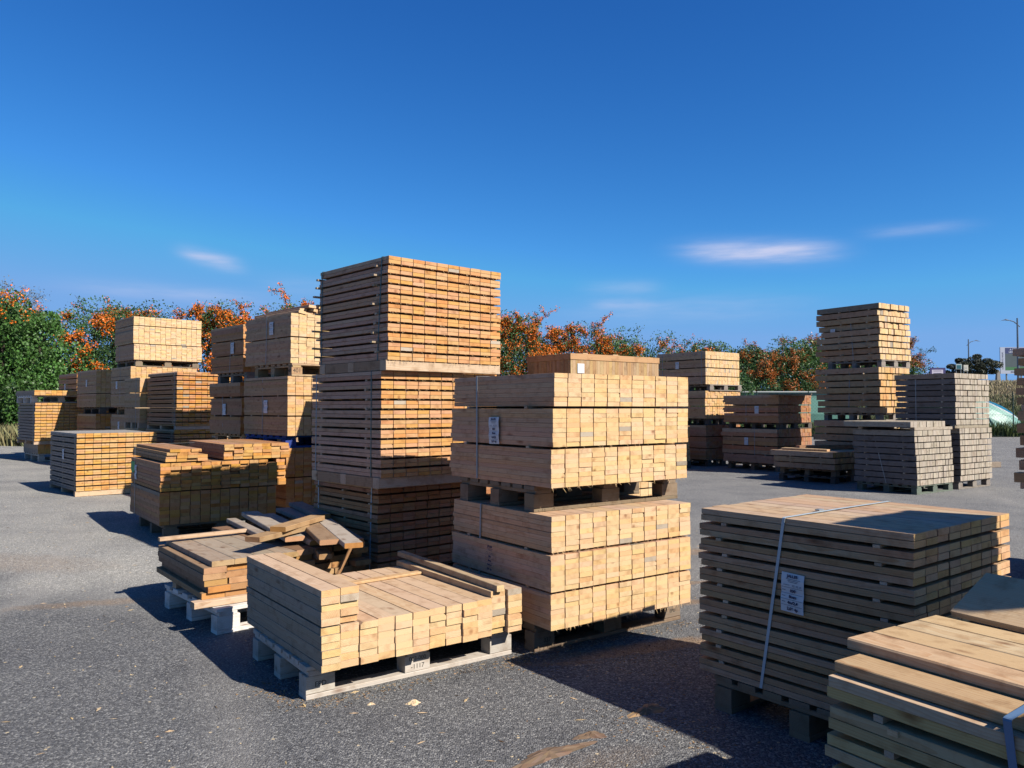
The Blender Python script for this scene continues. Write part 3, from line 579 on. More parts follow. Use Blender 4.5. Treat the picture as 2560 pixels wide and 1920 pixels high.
stack('timber_bundle', 'shaded bundle at the foot of the left middle back stack', -3.90, 11.3, 44, 1.1, 1.08, .159, .85, 9, [6, 6], .014, 'brown', group=BT, jl=.012, rag=.006)
pallet('orange-brown pallet under the second bundle of the left middle back stack', -3.88, 11.32, 44, 1.1, 1.0, .852, .146, 'raw')
stack('timber_bundle', 'brownish labelled bundle leaning slightly, below the grey pallet', -3.93, 11.3, 44, 1.1, 1.07, 1.0, 1.755, 9, [5, 5, 4], .022, 'brown', strap=[(.6, .62, .011, STRAP)], sticks=(.3, .85), tagp=[(.55, 1.36)], group=BT, jl=.02, rag=.02)
pallet('weathered grey pallet in the left middle back stack', -3.86, 11.34, 44, 1.0, 1.0, 1.757, .15, 'grey')
stack('timber_bundle', 'tan-grey top bundle half hidden by the heaped one', -3.90, 11.3, 44, 1.1, 1.12, 1.909, 2.60, 9, [7, 6, 6], .016, 'brown', strap=[(.45, .40, .011, STRAP)], sticks=(.3, .85), tagp=[(.36, 2.27)], group=BT, jl=.014, rag=.010)
# grey-topped bundle
KS = .885
stack('timber_bundle', 'bundle with weathered grey top and yellow ends, alone on the gravel at left', -6.76, 12.13, 42.5, 1.19, 1.70, .001, .985, 10, [2] * 11, .018, 'yellow', strap=[(.06, .06, .013, GSTRAP), (1.64, 1.64, .013, STRAP)], sticks=(.06, .5, .94), out=.0, bearer=.085, top=(.40, .40, .39), tagp=[(.80, .63)], group=BT, jl=.010, rag=.003)
# far left
KS = .82
pallet('pale pallet on the ground under the far left bundle', -12.15, 20.05, 44, 1.5, 1.5, 0, .20, 'light')
stack('timber_bundle', 'short stack of thick boards under the far left yellow bundle', -12.15, 20.02, 44, 1.45, 1.5, .202, .44, 9, [2], .01, 'yellow', group=BT)
stack('timber_bundle', 'yellow-ended bundle of paired boards at the far left edge of the yard', -12.17, 19.9, 44.5, 1.46, 1.75, .442, 1.51, 11, [2] * 13, .014, 'yellow', strap=[(.12, .12, .016, STRAP)], sticks=(.1, .9), bearer=.09, group=BT, jl=.02, rag=.008)
pallet('white-edged pallet on top of the far left bundle', -12.3, 19.95, 44.5, 1.4, 1.5, 1.512, .19, 'white')
stack('timber_bundle', 'thin layer of boards on the white-edged pallet, far left', -12.10, 19.75, 44.5, 1.40, 1.9, 1.704, 1.83, 11, [3], .01, 'yellow', group=BT, jl=.03)
# G: three high with fresh bundle on top
KS = .85
pallet('pallet under the tall left back stack', -8.0, 16.55, 44, 1.35, 1.2, 0, .157, 'dark')
stack('timber_bundle', 'brown bottom bundle of the tall left back stack', -8.08, 16.5, 44, 1.40, 1.24, .159, 1.235, 13, [7, 7, 7], .018, 'tan', tagp=[(.7, 1.0)], group=BT, jl=.02, rag=.01)
pallet('raw pallet between the lower bundles of the tall left back stack', -8.0, 16.55, 44, 1.3, 1.15, 1.237, .16, 'raw')
stack('timber_bundle', 'labelled middle bundle of the tall left back stack', -8.08, 16.5, 44, 1.40, 1.26, 1.399, 2.265, 13, [7, 7, 7], .018, 'tan', strap=[(.65, .65, .011, STRAP)], tagp=[(.87, 1.88)], group=BT, jl=.016, rag=.012)
pallet('dark pallet under the pale top bundle at left', -8.0, 16.55, 44, 1.35, 1.2, 2.267, .14, 'brown')
stack('timber_bundle', 'pale yellow top bundle of the tall left back stack, before orange berries', -8.02, 16.5, 43, 1.44, 1.26, 2.409, 3.33, 13, [9, 10, 5], .018, 'pale', strap=[(.95, .95, .011, STRAP)], sticks=(.3, .85), group=BT, jl=.016, rag=.012)
# H and I behind
KS = .84
pallet('pallet under the dim bundles behind the tall left back stack', -9.8, 18.6, 44, 1.4, 1.3, 0, .157, 'dark')
stack('timber_bundle', 'dim lower bundle beside the tall left back stack', -9.87, 18.5, 44, 1.4, 1.5, .159, 1.235, 13, [7, 7, 7], .018, 'brown', group=BT, jl=.02)
pallet('dim pallet between the bundles beside the tall left back stack', -9.8, 18.55, 44, 1.3, 1.3, 1.237, .16, 'dark')
stack('timber_bundle', 'tan labelled bundle left of the tall left back stack', -9.87, 18.5, 44, 1.4, 1.55, 1.399, 2.29, 13, [8, 14], .016, 'tan', strap=[(1.3, 1.3, .011, STRAP)], tagp=[(.75, 1.98)], group=BT, jl=.016)
KS = .83
pallet('pallet under the leftmost back bundles', -11.4, 20.6, 46, 1.4, 1.3, 0, .157, 'dark')
stack('timber_bundle', 'dark lower bundle at the back, mostly behind the far left one', -11.45, 20.5, 46, 1.4, 1.5, .159, 1.3, 10, [5, 5, 5], .018, 'brown', group=BT, jl=.02)
pallet('pallet between the leftmost back bundles', -11.4, 20.55, 46, 1.3, 1.3, 1.302, .15, 'dark')
stack('timber_bundle', 'dim labelled bundle of thick boards nearest the green tree', -11.45, 20.5, 46, 1.4, 1.5, 1.454, 2.29, 8, [2] * 6, .022, 'brown', strap=[(.75, .8, .013, STRAP)], tagp=[(.95, 1.95)], group=BT, jl=.02)
# K
KS = .875
stack('timber_bundle', 'dark lower bundle of the paired-board stack at left', -5.88, 13.6, 44, 1.2, 1.4, .001, 1.0, 11, [2] * 11, .018, 'brown', strap=[(.1, .1, .012, STRAP)], sticks=(.1, .9), bearer=.08, group=BT, jl=.016, rag=.006)
stack('timber_bundle', 'shaded upper bundle of the paired-board stack at left, one corner sunlit', -5.85, 13.6, 44, 1.2, 1.42, 1.002, 2.02, 11, [2] * 12, .018, 'brown', strap=[(.09, .09, .012, STRAP)], sticks=(.1, .9), out=.02, bearer=.06, group=BT, jl=.016, rag=.006)
stack('timber_bundle', 'brown bundle low down behind the paired-board stack', -7.0, 14.62, 44, 1.1, .8, .001, 1.0, 9, [6, 6], .018, 'tan', bearer=.1, strap=[(.2, .2, .012, STRAP)], group=BT)
stack('timber_bundle', 'tan bundle on top, behind and left of the paired-board stack', -6.98, 14.62, 44, 1.1, .85, 1.002, 1.95, 9, [6, 6, 6], .018, 'tan', bearer=.1, strap=[(.2, .2, .012, STRAP)], group=BT)

KS = 1.0
# ------------------------------------------------------------------ crate and the stack that carries it
pallet('hidden pallet below the crate stack', .62, 7.72, 37, 1.2, .9, 0, .157, 'dark')
stack('timber_bundle', 'hidden bundle under the board crate behind the centre stack', .56, 7.68, 37, 1.25, .95, .159, .90, 10, [6, 6], .014, 'pale', group=BT)
stack('timber_bundle', 'upper bundle under the board crate behind the centre stack', .56, 7.68, 37, 1.25, .95, .902, 1.60, 10, [6, 6], .014, 'pale', bearer=.08, group=BT)
def crate():
    r = empty('crate', (.58, 7.70, 1.602), R(37), 'tan crate of upright boards with a top rail and a blank white label', 'crate'); W_, D_, H_ = 1.27, .69, .325
    rail = .062; c0 = (.52, .36, .20)
    def wall(p, ln, axis):
        x = 0; m = MB()
        while x < ln - .008:
            w_ = min(random.uniform(.022, .048), ln - x); c_ = jit(c0, .14); q_ = (p[0] + x, p[1], 0) if axis == 'x' else (p[0], p[1] + x, 0)
            a = q_; e = (q_[0] + w_ - .0015, q_[1] + .018, H_ - rail) if axis == 'x' else (q_[0] + .018, q_[1] + w_ - .0015, H_ - rail)
            n0 = len(m.v); m.box(a, (e[0], e[1], e[2] - .0), c_)
            off = random.uniform(0, 40)
            for i in range(n0, len(m.v)): v_ = m.v[i]; m.b[i] = (v_[2] + off, (v_[0] + v_[1]) * 1.0 + off * .01, .05)
            x += w_
        m.build('board_wall', WOOD, r)
    wall((0, 0), W_, 'x'); wall((0, D_ - .018), W_, 'x'); wall((0, .0185), D_ - .037, 'y'); wall((W_ - .018, .0185), D_ - .037, 'y')
    for (p, ln, ax) in (((-.006, -.006), W_ + .012, 'x'), ((-.006, D_ - .014), W_ + .012, 'x'), ((-.006, .016), D_ - .031, 'y'), ((W_ - .016, .016), D_ - .031, 'y')):
        MB().board((p[0], p[1], H_ - rail + .001), ln, .021, rail - .001, jit((.60, .42, .24), .05), jit((.6, .42, .24), .05), ax).build('top_rail', WOOD, r)
    y = .02
    while y < D_ - .06:
        w_ = random.uniform(.08, .11); MB().board((.017, y, H_ - .03), W_ - .036, min(w_, D_ - .022 - y), .014, jit(c0, .1), jit(c0, .1), 'x').build('lid_board', WOOD, r); y += w_ + .004
    for (x0, z0) in ((.2, .001), (.62, .002)): MB().board((x0, .04, H_ + z0 - .0), .55, .07, .012, jit((.6, .45, .28), .05), jit((.6, .45, .28), .05), 'y').build('lid_batten', WOOD, r)
    m = MB(); m.box((.085, -.0085, .13), (.175, -.0065, .225)); lb = m.build('blank_label', PAPER, r); m = MB(); m.box((.10, -.0089, .205), (.108, -.0086, .213)); m.build('ink_spot', BLACK, lb)
crate()

# ------------------------------------------------------------------ timber, right groups
def bl(*a, **k): k.setdefault('group', BT); k.setdefault('jl', .018); return stack('timber_bundle', *a, **k)
pallet('pallet at the foot of the stack behind the centre bundles', 4.6, 18.35, 37, 1.2, 1.3, 0, .16, 'dark')
bl('dark reddish bottom bundle behind the centre stack', 4.54, 18.3, 37, 1.30, 1.45, .162, .97, 11, [5, 5, 5], .02, 'redbrown', rag=.01)
bl('dark bottom bundle with small square ends, left in the row behind the centre stack', 3.12, 17.25, 37, 1.22, 1.3, .162, .97, 18, [4, 4, 4], .02, 'tan', rag=.01)
pallet('pallet left in the row behind the centre stack', 3.2, 17.3, 37, 1.15, 1.2, 0, .16, 'dark')
pallet('second pallet up in the stack behind the centre bundles', 4.6, 18.35, 37, 1.2, 1.3, .972, .155, 'dark')
bl('tan middle bundle behind the centre stack, its ends in mottled light', 4.54, 18.3, 37, 1.31, 1.48, 1.13, 1.785, 15, [5, 3, 3], .02, 'tan', rag=.014, jx=.003)
pallet('grey pallet third up in the stack behind the centre bundles', 4.66, 18.34, 37, 1.2, 1.3, 1.787, .150, 'grey')
bl('square-ended top bundle with four layers and two straps behind the centre stack', 4.55, 18.3, 38, 1.30, 1.48, 1.94, 2.72, 22, [2, 2, 2, 2], .022, 'pale', strap=[(.12, .12, .013, STRAP), (1.32, 1.32, .013, STRAP)], sticks=(.2, .8), tagp=[(.85, 2.41)], rag=.002, jl=.008)
pallet('dark pallet under the pair of shaded reddish bundles', 5.75, 16.85, 36, 1.2, 1.35, 0, .168, 'brown')
bl('shaded reddish labelled bundle, lower of the pair right of centre', 5.70, 16.78, 36, 1.27, 1.46, .17, .92, 15, [2, 2, 2, 2], .020, 'redbrown', strap=[(.58, .58, .013, STRAP)], sticks=(.2, .8), tagp=[(.80, .64)], rag=.008)
pallet('pallet between the two shaded reddish bundles', 5.78, 16.85, 36, 1.2, 1.35, .922, .135, 'dark')
bl('shaded reddish labelled bundle, upper of the pair right of centre', 5.73, 16.77, 37, 1.23, 1.43, 1.059, 1.66, 14, [4, 3, 4], .022, 'redbrown', strap=[(.83, .83, .013, STRAP)], sticks=(.2, .8), tagp=[(.55, 1.34)], rag=.012)
plank('loose_board', 'dusty board lying across the top of the upper reddish bundle', (5.35, 16.60), (6.55, 17.35), 1.687, 1.695, .30, .022, 'redbrown', (.30, .25, .20), 'board')
pallet('lower of two stacked dark pallets under the low beam pile', 5.85, 14.16, 38, 1.25, 1.15, 0, .13, 'dark')
pallet('upper of two stacked dark pallets under the low beam pile', 5.87, 14.18, 37, 1.25, 1.15, .132, .12, 'brown')
bl('low pile of long tan beams, sunlit on top, before the tall stack', 5.81, 14.10, 37.5, 1.22, 1.26, .255, .575, 11, [1, 1, 1], .018, 'tan', jl=.03, rag=.02, sticks=(.2, .7))
plank('loose_beam', 'reddish beam lying across the back of the low tan beam pile', (5.47, 14.95), (6.62, 15.25), .665, .665, .12, .085, 'redbrown', (.36, .20, .11), 'beam')
plank('loose_beam', 'pale flat plank along the top of the low tan beam pile', (5.86, 14.45), (5.25, 15.1), .615, .62, .16, .035, 'tan', (.60, .45, .28), 'beam')
pallet('pallet under the tall three-bundle stack at right', 7.10, 15.05, 35, 1.1, 1.2, 0, .157, 'grey')
bl('bottom bundle of the tall tan beam stack at right', 7.02, 15.0, 35, 1.10, 1.36, .159, 1.13, 11, [1] * 7, .024, 'tan', rag=.012, sticks=(.2, .8))
pallet('middle pallet of the tall tan beam stack at right', 7.10, 15.05, 35, 1.1, 1.2, 1.132, .15, 'grey')
bl('strapped middle bundle of the tall tan beam stack at right', 7.08, 15.0, 35, 1.10, 1.36, 1.285, 2.17, 11, [1] * 7, .024, 'tan', strap=[(.65, .62, .013, STRAP)], rag=.02, jl=.03, sticks=(.2, .8), out=.1)
pallet('top pallet of the tall tan beam stack at right', 7.15, 15.06, 35, 1.05, 1.15, 2.172, .15, 'grey')
bl('leaning labelled top bundle of the tall tan beam stack, against the sky', 7.08, 15.0, 33, 1.07, 1.36, 2.325, 3.41, 11, [1] * 9, .022, 'pale', strap=[(.55, .62, .013, STRAP)], sticks=(.15, .6), out=.05, tagp=[(1.0, 2.90)], rag=.028, jl=.03, packshift=[(.03, 0), (.03, 0), (.02, 0), (.02, 0), (.01, 0), (.0, 0), (-.01, .01), (-.04, .02), (-.045, .0)])
pallet('dark green-grey pallet under the short weathered stack', 6.44, 12.44, 35, 1.15, 1.02, 0, .142, 'green')
def grey(*a, **k): return bl(*a, mat=OLD, **k)
g2 = grey('short weathered grey beam bundle with a slanting strap', 6.42, 12.41, 35, 1.17, 1.05, .144, 1.02, 14, [1] * 9, .015, 'grey', top=(.40, .36, .30), strap=[(.50, .72, .014, STRAP)], packshift=[(.02, 0), (.02, 0), (.015, 0), (.01, 0), (0, 0), (-.01, 0), (-.02, 0), (-.035, 0), (-.05, 0)], sticks=(.2, .8))
plank('bearer_batten', 'front pale batten on top of the short weathered grey bundle', (6.37, 12.42), (7.36, 13.11), 1.072, 1.072, .07, .048, 'grey', (.45, .40, .33), 'batten')
plank('bearer_batten', 'rear pale batten on top of the short weathered grey bundle', (5.85, 13.12), (6.80, 13.80), 1.072, 1.072, .07, .048, 'grey', (.42, .38, .32), 'batten')
grey('single layer of grey planks on battens over the short weathered bundle', 6.30, 12.36, 35, 1.12, 1.18, 1.074, 1.165, 11, [1], .01, 'grey', top=(.48, .43, .34), jl=.03, jx=.004)
pallet('grey pallet under the tall weathered stack', 7.56, 13.24, 35, 1.15, 1.02, 0, .142, 'grey')
grey('lower bundle of the tall weathered grey stack', 7.58, 13.21, 35, 1.15, 1.04, .144, 1.035, 14, [1] * 9, .015, 'grey', sticks=(.2, .8))
grey('upper strapped bundle of the tall weathered grey stack', 7.52, 13.22, 34, 1.17, 1.05, 1.037, 1.975, 14, [1] * 9, .015, 'grey', bearer=.06, strap=[(.68, .68, .014, STRAP)], sticks=(.2, .8), packshift=[(.0, 0)] * 8 + [(-.01, .01)])
MB_ = MB(); MB_.board((0, 0, 0), .35, .1, .1, (.3, .25, .2), (.34, .28, .21), 'x', .004); tag(MB_.build('beam_offcut', OLD, None, (8.40, 13.83, .32), R(20)), 'short beam offcut jutting from the right side of the tall weathered stack', 'beam offcut')

# ------------------------------------------------------------------ vegetation
def leaf_mesh(name, P, S, Cc, mat, parent=None, NR=None, aspect=.55, up=0.0):
    """P: leaf centres, S: sizes, Cc: tones; every leaf a small folded quad turned at random"""
    n = len(P); a = RNG.normal(size=(n, 3)); a /= np.linalg.norm(a, axis=1)[:, None] + 1e-9
    b = RNG.normal(size=(n, 3)); b[:, 2] += up; b -= (b * a).sum(1)[:, None] * a; b /= np.linalg.norm(b, axis=1)[:, None] + 1e-9
    s = S[:, None]; V = np.stack([P - a * s * .5, P + b * s * .5 * aspect, P + a * s * .5, P - b * s * .5 * aspect], 1).reshape(-1, 3)
    me = bpy.data.meshes.new(name); me.vertices.add(4 * n); me.vertices.foreach_set('co', V.astype(np.float32).ravel())
    me.loops.add(4 * n); me.loops.foreach_set('vertex_index', np.arange(4 * n, dtype=np.int32)); me.polygons.add(n)
    me.polygons.foreach_set('loop_start', np.arange(0, 4 * n, 4, dtype=np.int32)); me.update(calc_edges=True)
    at = me.attributes.new('tone', 'FLOAT_COLOR', 'FACE'); at.data.foreach_set('color', np.concatenate([Cc, np.ones((n, 1))], 1).astype(np.float32).ravel())
    me.materials.append(mat); o = bpy.data.objects.new(name, me); COL.objects.link(o)
    if parent: o.parent = parent
    return o
def tones(base, n, sp=.25, clump=None):
    c = np.array(base)[None, :] * (1 + RNG.uniform(-sp, sp, (n, 1))) * (1 + RNG.uniform(-.08, .08, (n, 3)))
    if clump is not None: c = c * clump[:, None]
    return np.clip(c, 0.002, 1)
GREEN1, GREEN2, OR1 = (.064, .142, .035), (.046, .106, .031), (.66, .155, .010)
def shrub(label, x, y, rw, rd, h, berry=1.0, n=9000, green=GREEN1, cat='shrub', group='shrubs of the hedge behind the yard', spikes=8, spk=1.0, leaf=.11, orange=OR1, base=.0):
    root = empty('berry_shrub' if berry > .15 else 'green_shrub', (x, y, 0), 0, label, cat, group)
    rr = np.random.default_rng(int(abs(x * 100)) + int(y))
    # lobes: the crown is many overlapping clumps
    K = 46; th = rr.uniform(0, 2 * np.pi, K); rad = np.sqrt(rr.uniform(0, 1, K)); zc = rr.uniform(.10, .86, K)
    prof = np.clip(1.15 - .85 * np.maximum(zc - .45, 0) * 1.6, .25, 1.1)
    C = np.stack([rad * np.cos(th) * rw * prof, rad * np.sin(th) * rd * prof, zc * h], 1); cr = rr.uniform(.35, .72, K) * min(rw, h * .3)
    tint = rr.uniform(.72, 1.3, K)
    k = rr.integers(0, K, n); d = rr.normal(size=(n, 3)); d /= np.linalg.norm(d, axis=1)[:, None]; d[:, 2] = d[:, 2] * .85 + .12
    f = rr.uniform(.62, 1.08, n) ** .6
    Pp = C[k] + d * (cr[k] * f)[:, None]; Pp[:, 2] = np.clip(Pp[:, 2], .05 + base, None)
    leaf_mesh('foliage', Pp, rr.uniform(.6, 1.3, n) * leaf * .80, tones(green, n, .3, tint[k]), LEAF, root)
    m = MB(); tops = []
    for i in range(6):
        a = rr.uniform(0, 6.28); tip = (math.cos(a) * rw * .6, math.sin(a) * rd * .6, h * rr.uniform(.55, .8)); m.tube([(.08 * math.cos(a), .08 * math.sin(a), 0), (tip[0] * .4, tip[1] * .4, tip[2] * .5), tip], [.07, .045, .015], 6)
    m.build('trunk', BARK, root)
    # arching sprays: upright shoots and berry-laden branches over the face and the top
    SP = []; TW = MB()
    nb = int(46 * berry)
    for i in range(nb + spikes):
        top = i >= nb
        if top or rr.random() < .42:
            a = rr.uniform(0, 6.28); q = rr.uniform(.1, .9); s0 = np.array([math.cos(a) * rw * q, math.sin(a) * rd * q, h * rr.uniform(.70, .88)])
            dirn = np.array([rr.normal() * .45, rr.normal() * .3, 1.0]); ln = rr.uniform(.5, 1.25) * (spk if top else .75)
        else:
            a = rr.uniform(math.pi * .95, math.pi * 2.05); s0 = np.array([math.cos(a) * rw * .95, math.sin(a) * rd * 1.0, h * rr.uniform(.12, .8)])
            dirn = np.array([math.cos(a) * .5 + rr.normal() * .5, math.sin(a) * .7, rr.normal() * .3 + .1]); ln = rr.uniform(.5, 1.1)
        dirn /= np.linalg.norm(dirn); m_ = 14; t_ = np.linspace(0, 1, m_)
        bend = np.array([rr.normal() * .3, 0, -.35 if not top else -.02]); line = s0 + np.outer(t_ * ln, dirn) + np.outer((t_ ** 2) * ln, bend)
        TW.tube([tuple(line[j]) for j in (0, 4, 9, 13)], [.016, .012, .009, .005], 4); SP.append((line, top))
        for side_ in range(3 if top else 2):
            j = rr.integers(3, 11); d2 = rr.normal(size=3); d2[2] = abs(d2[2]) * .5; d2 /= np.linalg.norm(d2); l2 = line[j] + np.outer(np.linspace(0, ln * .36, 7), d2)
            TW.tube([tuple(l2[0]), tuple(l2[-1])], [.009, .004], 4); SP.append((l2, top))
    TW.build('twigs', BARK, root)
    bp = []; lp = []
    for line, top in SP:
        nbr = int((38 if berry > .5 else 16) * (1.0 if not top else (.75 if rr.random() < berry else .05)) * len(line) / 14)
        if berry > 0:
            cpos = line[rr.integers(0, len(line), nbr * 5)] + rr.normal(size=(nbr * 5, 3)) * (.085 if not top else .05) ; bp.append(cpos)
        nl = 40 if not top else 26; lp.append(line[rr.integers(0, len(line), nl)] + rr.normal(size=(nl, 3)) * .07)
    lp = np.concatenate(lp); leaf_mesh('spray_leaves', lp, rr.uniform(.05, .10, len(lp)), tones(green, len(lp), .35), LEAF, root)
    if berry > 0:
        bp = np.concatenate(bp); cl_ = tones(orange, len(bp), .28); leaf_mesh('berries', bp, rr.uniform(.035, .068, len(bp)), cl_, BERRY, root, aspect=.95)
    return root
HG = 'shrubs of the hedge behind the yard'
def glossy_tree():
    root = empty('green_tree', (-16.4, 25.0, 0), 0, 'dense glossy green tree filling the left edge, twined with orange berries', 'tree'); rr = np.random.default_rng(5); K = 120
    th = rr.uniform(0, 6.28, K); rad = np.sqrt(rr.uniform(0, 1, K)); zc = rr.uniform(.04, .93, K) ; prof = np.clip(1.05 - .9 * np.maximum(zc - .55, 0) * 1.5, .3, 1)
    C = np.stack([rad * np.cos(th) * 2.9 * prof, rad * np.sin(th) * 2.4 * prof, zc * 4.75], 1); cr = rr.uniform(.35, .85, K); tint = rr.uniform(.65, 1.35, K)
    n = 100000; k = rr.integers(0, K, n); d = rr.normal(size=(n, 3)); d /= np.linalg.norm(d, axis=1)[:, None]; P_ = C[k] + d * (cr[k] * rr.uniform(.6, 1.06, n) ** .6)[:, None]; P_[:, 2] = np.clip(P_[:, 2], .05, None)
    leaf_mesh('foliage', P_, rr.uniform(.06, .12, n), tones((.070, .165, .034), n, .35, tint[k]), LEAF, root, aspect=.7)
    m = MB()
    for a in np.linspace(0, 5.2, 6): m.tube([(.15 * math.cos(a), .15 * math.sin(a), 0), (.8 * math.cos(a), .6 * math.sin(a), 2.2), (1.6 * math.cos(a), 1.2 * math.sin(a), 4.2)], [.14, .09, .03], 7)
    m.build('trunk', BARK, root)
    bp = []
    for (cx, cy, cz, sx, sz, q) in ((-.3, -1.9, 4.65, .9, .2, 700), (1.0, -1.6, 4.6, .4, .3, 500), (.7, -2.2, 4.3, .35, .35, 300), (-.6, -2.1, 4.4, .5, .25, 400), (-.2, -2.6, .95, .55, .35, 600), (.3, -2.6, 1.5, .3, .3, 250), (-1.2, -2.5, .6, .3, .3, 300)):
        for _ in range(q // 12):
            c_ = np.array([cx + rr.normal() * sx, cy + rr.normal() * .3, cz + rr.normal() * sz]); bp.append(c_ + rr.normal(size=(12, 3)) * .055)
    bp = np.concatenate(bp); leaf_mesh('berries', bp, rr.uniform(.035, .065, len(bp)), tones(OR1, len(bp), .3), BERRY, root, aspect=.95)
glossy_tree()
def bare_tree():
    root = empty('grey_tree', (-22.6, 31.0, 0), 0, 'wispy grey half-bare tree top at the upper left edge', 'tree'); rr = random.Random(3); m = MB(); P_ = []
    def grow(p, d, l, r_, k):
        q = p + d * l; m.tube([tuple(p), tuple(q)], [r_, r_ * .6], 5)
        if k == 0:
            for _ in range(10): P_.append(tuple(q + Vector((rr.gauss(0, .16), rr.gauss(0, .16), rr.gauss(0, .14)))))
            return
        for _ in range(3): grow(q, (d + Vector((rr.gauss(0, .5), rr.gauss(0, .5), rr.gauss(0, .25)))).normalized(), l * rr.uniform(.6, .82), r_ * .6, k - 1)
    grow(Vector((0, 0, 0)), Vector((0, 0, 1)), 2.3, .11, 6); m.build('branches', BARK, root)
    P_ = np.array(P_); leaf_mesh('foliage', P_, RNG.uniform(.05, .10, len(P_)), tones((.16, .17, .16), len(P_), .3), LEAF, root)
bare_tree()
# hedge: green shrubs and firethorn-like shrubs full of orange berries, running back to the right
for i, (x, y, rw, rd, h, be, nn, lab) in enumerate((
    (-13.0, 27.0, 1.8, 1.5, 5.0, 1.0, 11000, 'orange-berried shrub just right of the dense green tree'),
    (-15.0, 28.0, 2.4, 1.6, 5.35, .25, 13000, 'dark green shrub rising behind the dense green tree'),
    (-10.6, 28.0, 1.7, 1.4, 5.3, 1.1, 9000, 'berry shrub with two tall orange plumes above the pale top bundle'),
    (-8.1, 28.6, 1.6, 1.4, 5.5, 1.3, 9000, 'tallest orange-berried shrub left of the heaped bundle'),
    (-5.8, 29.3, 1.7, 1.4, 4.75, .12, 8000, 'rounded green shrub left of the heaped bundle'),
    (-3.4, 30.0, 1.8, 1.4, 4.5, .8, 5000, 'berry shrub mostly hidden behind the heaped bundle'),
    (-1.0, 31.2, 1.9, 1.4, 4.6, .5, 5000, 'shrub hidden behind the tall orange stack'),
    (.0, 32.2, 1.4, 1.3, 5.4, 1.4, 9000, 'berry shrub with a tall orange spire right of the tall orange stack'),
    (2.1, 33.0, 1.5, 1.4, 4.9, .9, 8500, 'orange-flecked shrub behind the crate, left part'),
    (4.3, 34.0, 1.7, 1.4, 4.75, .7, 8500, 'shrub with a slim orange spire above the crate'),
    (6.6, 34.8, 1.8, 1.4, 4.75, .35, 9000, 'green shrub with a few berry tips above the centre bundles'),
    (8.8, 35.6, 1.7, 1.4, 4.5, .2, 9000, 'plain green shrub with thin shoots right of the crate'),
    (11.0, 36.8, 1.9, 1.4, 4.45, .95, 8500, 'low orange-brown berry shrub above the square-ended bundle'),
    (13.3, 38.0, 1.9, 1.4, 4.7, .3, 8500, 'green shrub top right of the square-ended bundle'),
    (12.6, 37.2, 1.5, 1.2, 4.1, .9, 6000, 'rusty berry shrub low in front of the green one'),
    (15.4, 39.2, 1.8, 1.4, 4.9, .9, 8500, 'tall rusty berry shrub over the mint pool shell'),
    (17.6, 40.2, 1.7, 1.4, 4.7, .25, 8500, 'dark green shrub between the rusty shrubs over the pool shell'),
    (19.6, 41.2, 1.7, 1.4, 5.2, .8, 8000, 'rusty berry shrub left of the tall beam stack'),
    (21.2, 42.4, 1.6, 1.4, 4.4, .1, 7000, 'shaded dark shrub behind the tall beam stack'))):
    if x > 10.5: x, y, rw, rd, h = x * 1.14, y * 1.14, rw * 1.14, rd, 1.388 + 1.14 * (h - 1.388)
    orn = OR1 if y < 36 else (.46, .125, .022)
    shrub(lab, x, y, rw, rd, h * (.97 if x < 0 else 1.0), be, int(nn * 2.3), GREEN1 if i % 2 else GREEN2, spikes=6, spk=1.05, leaf=.105 + .002 * max(0, y - 27), orange=orn)
def small_tree(label, x, y, z0, rw, h, trunk_h, green, n, leaf, lean=0, split=False, name='small_tree', rd=None):
    root = empty(name, (x, y, z0), 0, label, 'tree'); rr = np.random.default_rng(int(x * 10)); K = 30
    C = []; m = MB()
    stems = ((-.45, 0), (.35, .1)) if split else ((0, 0),)
    for (sx, sy) in stems: m.tube([(sx * .2 * rw, 0, 0), (sx * rw * .6 + lean * .4, sy, trunk_h * .6), (sx * rw + lean, sy, trunk_h * 1.05), (sx * rw * 1.5 + lean, sy, trunk_h + (h - trunk_h) * .5)], [.16 * h / 4, .12 * h / 4, .09 * h / 4, .03], 7)
    m.build('trunk', BARK, root)
    for _ in range(K):
        a = rr.uniform(0, 6.28); q = math.sqrt(rr.random()); C.append((q * math.cos(a) * rw + lean, q * math.sin(a) * (rd or rw * .8), trunk_h + (h - trunk_h) * (.15 + .75 * rr.random() * (1.1 - q * .6))))
    C = np.array(C); cr = rr.uniform(.18, .34, K) * rw * .8; k = rr.integers(0, K, n); d = rr.normal(size=(n, 3)); d /= np.linalg.norm(d, axis=1)[:, None]; d[:, 2] *= .6
    P_ = C[k] + d * (cr[k] * rr.uniform(.5, 1.05, n) ** .6)[:, None]
    leaf_mesh('crown', P_, rr.uniform(.7, 1.3, n) * leaf, tones(green, n, .3, rr.uniform(.7, 1.3, K)[k]), LEAF, root); return root
def bank_z(x, y): return 0
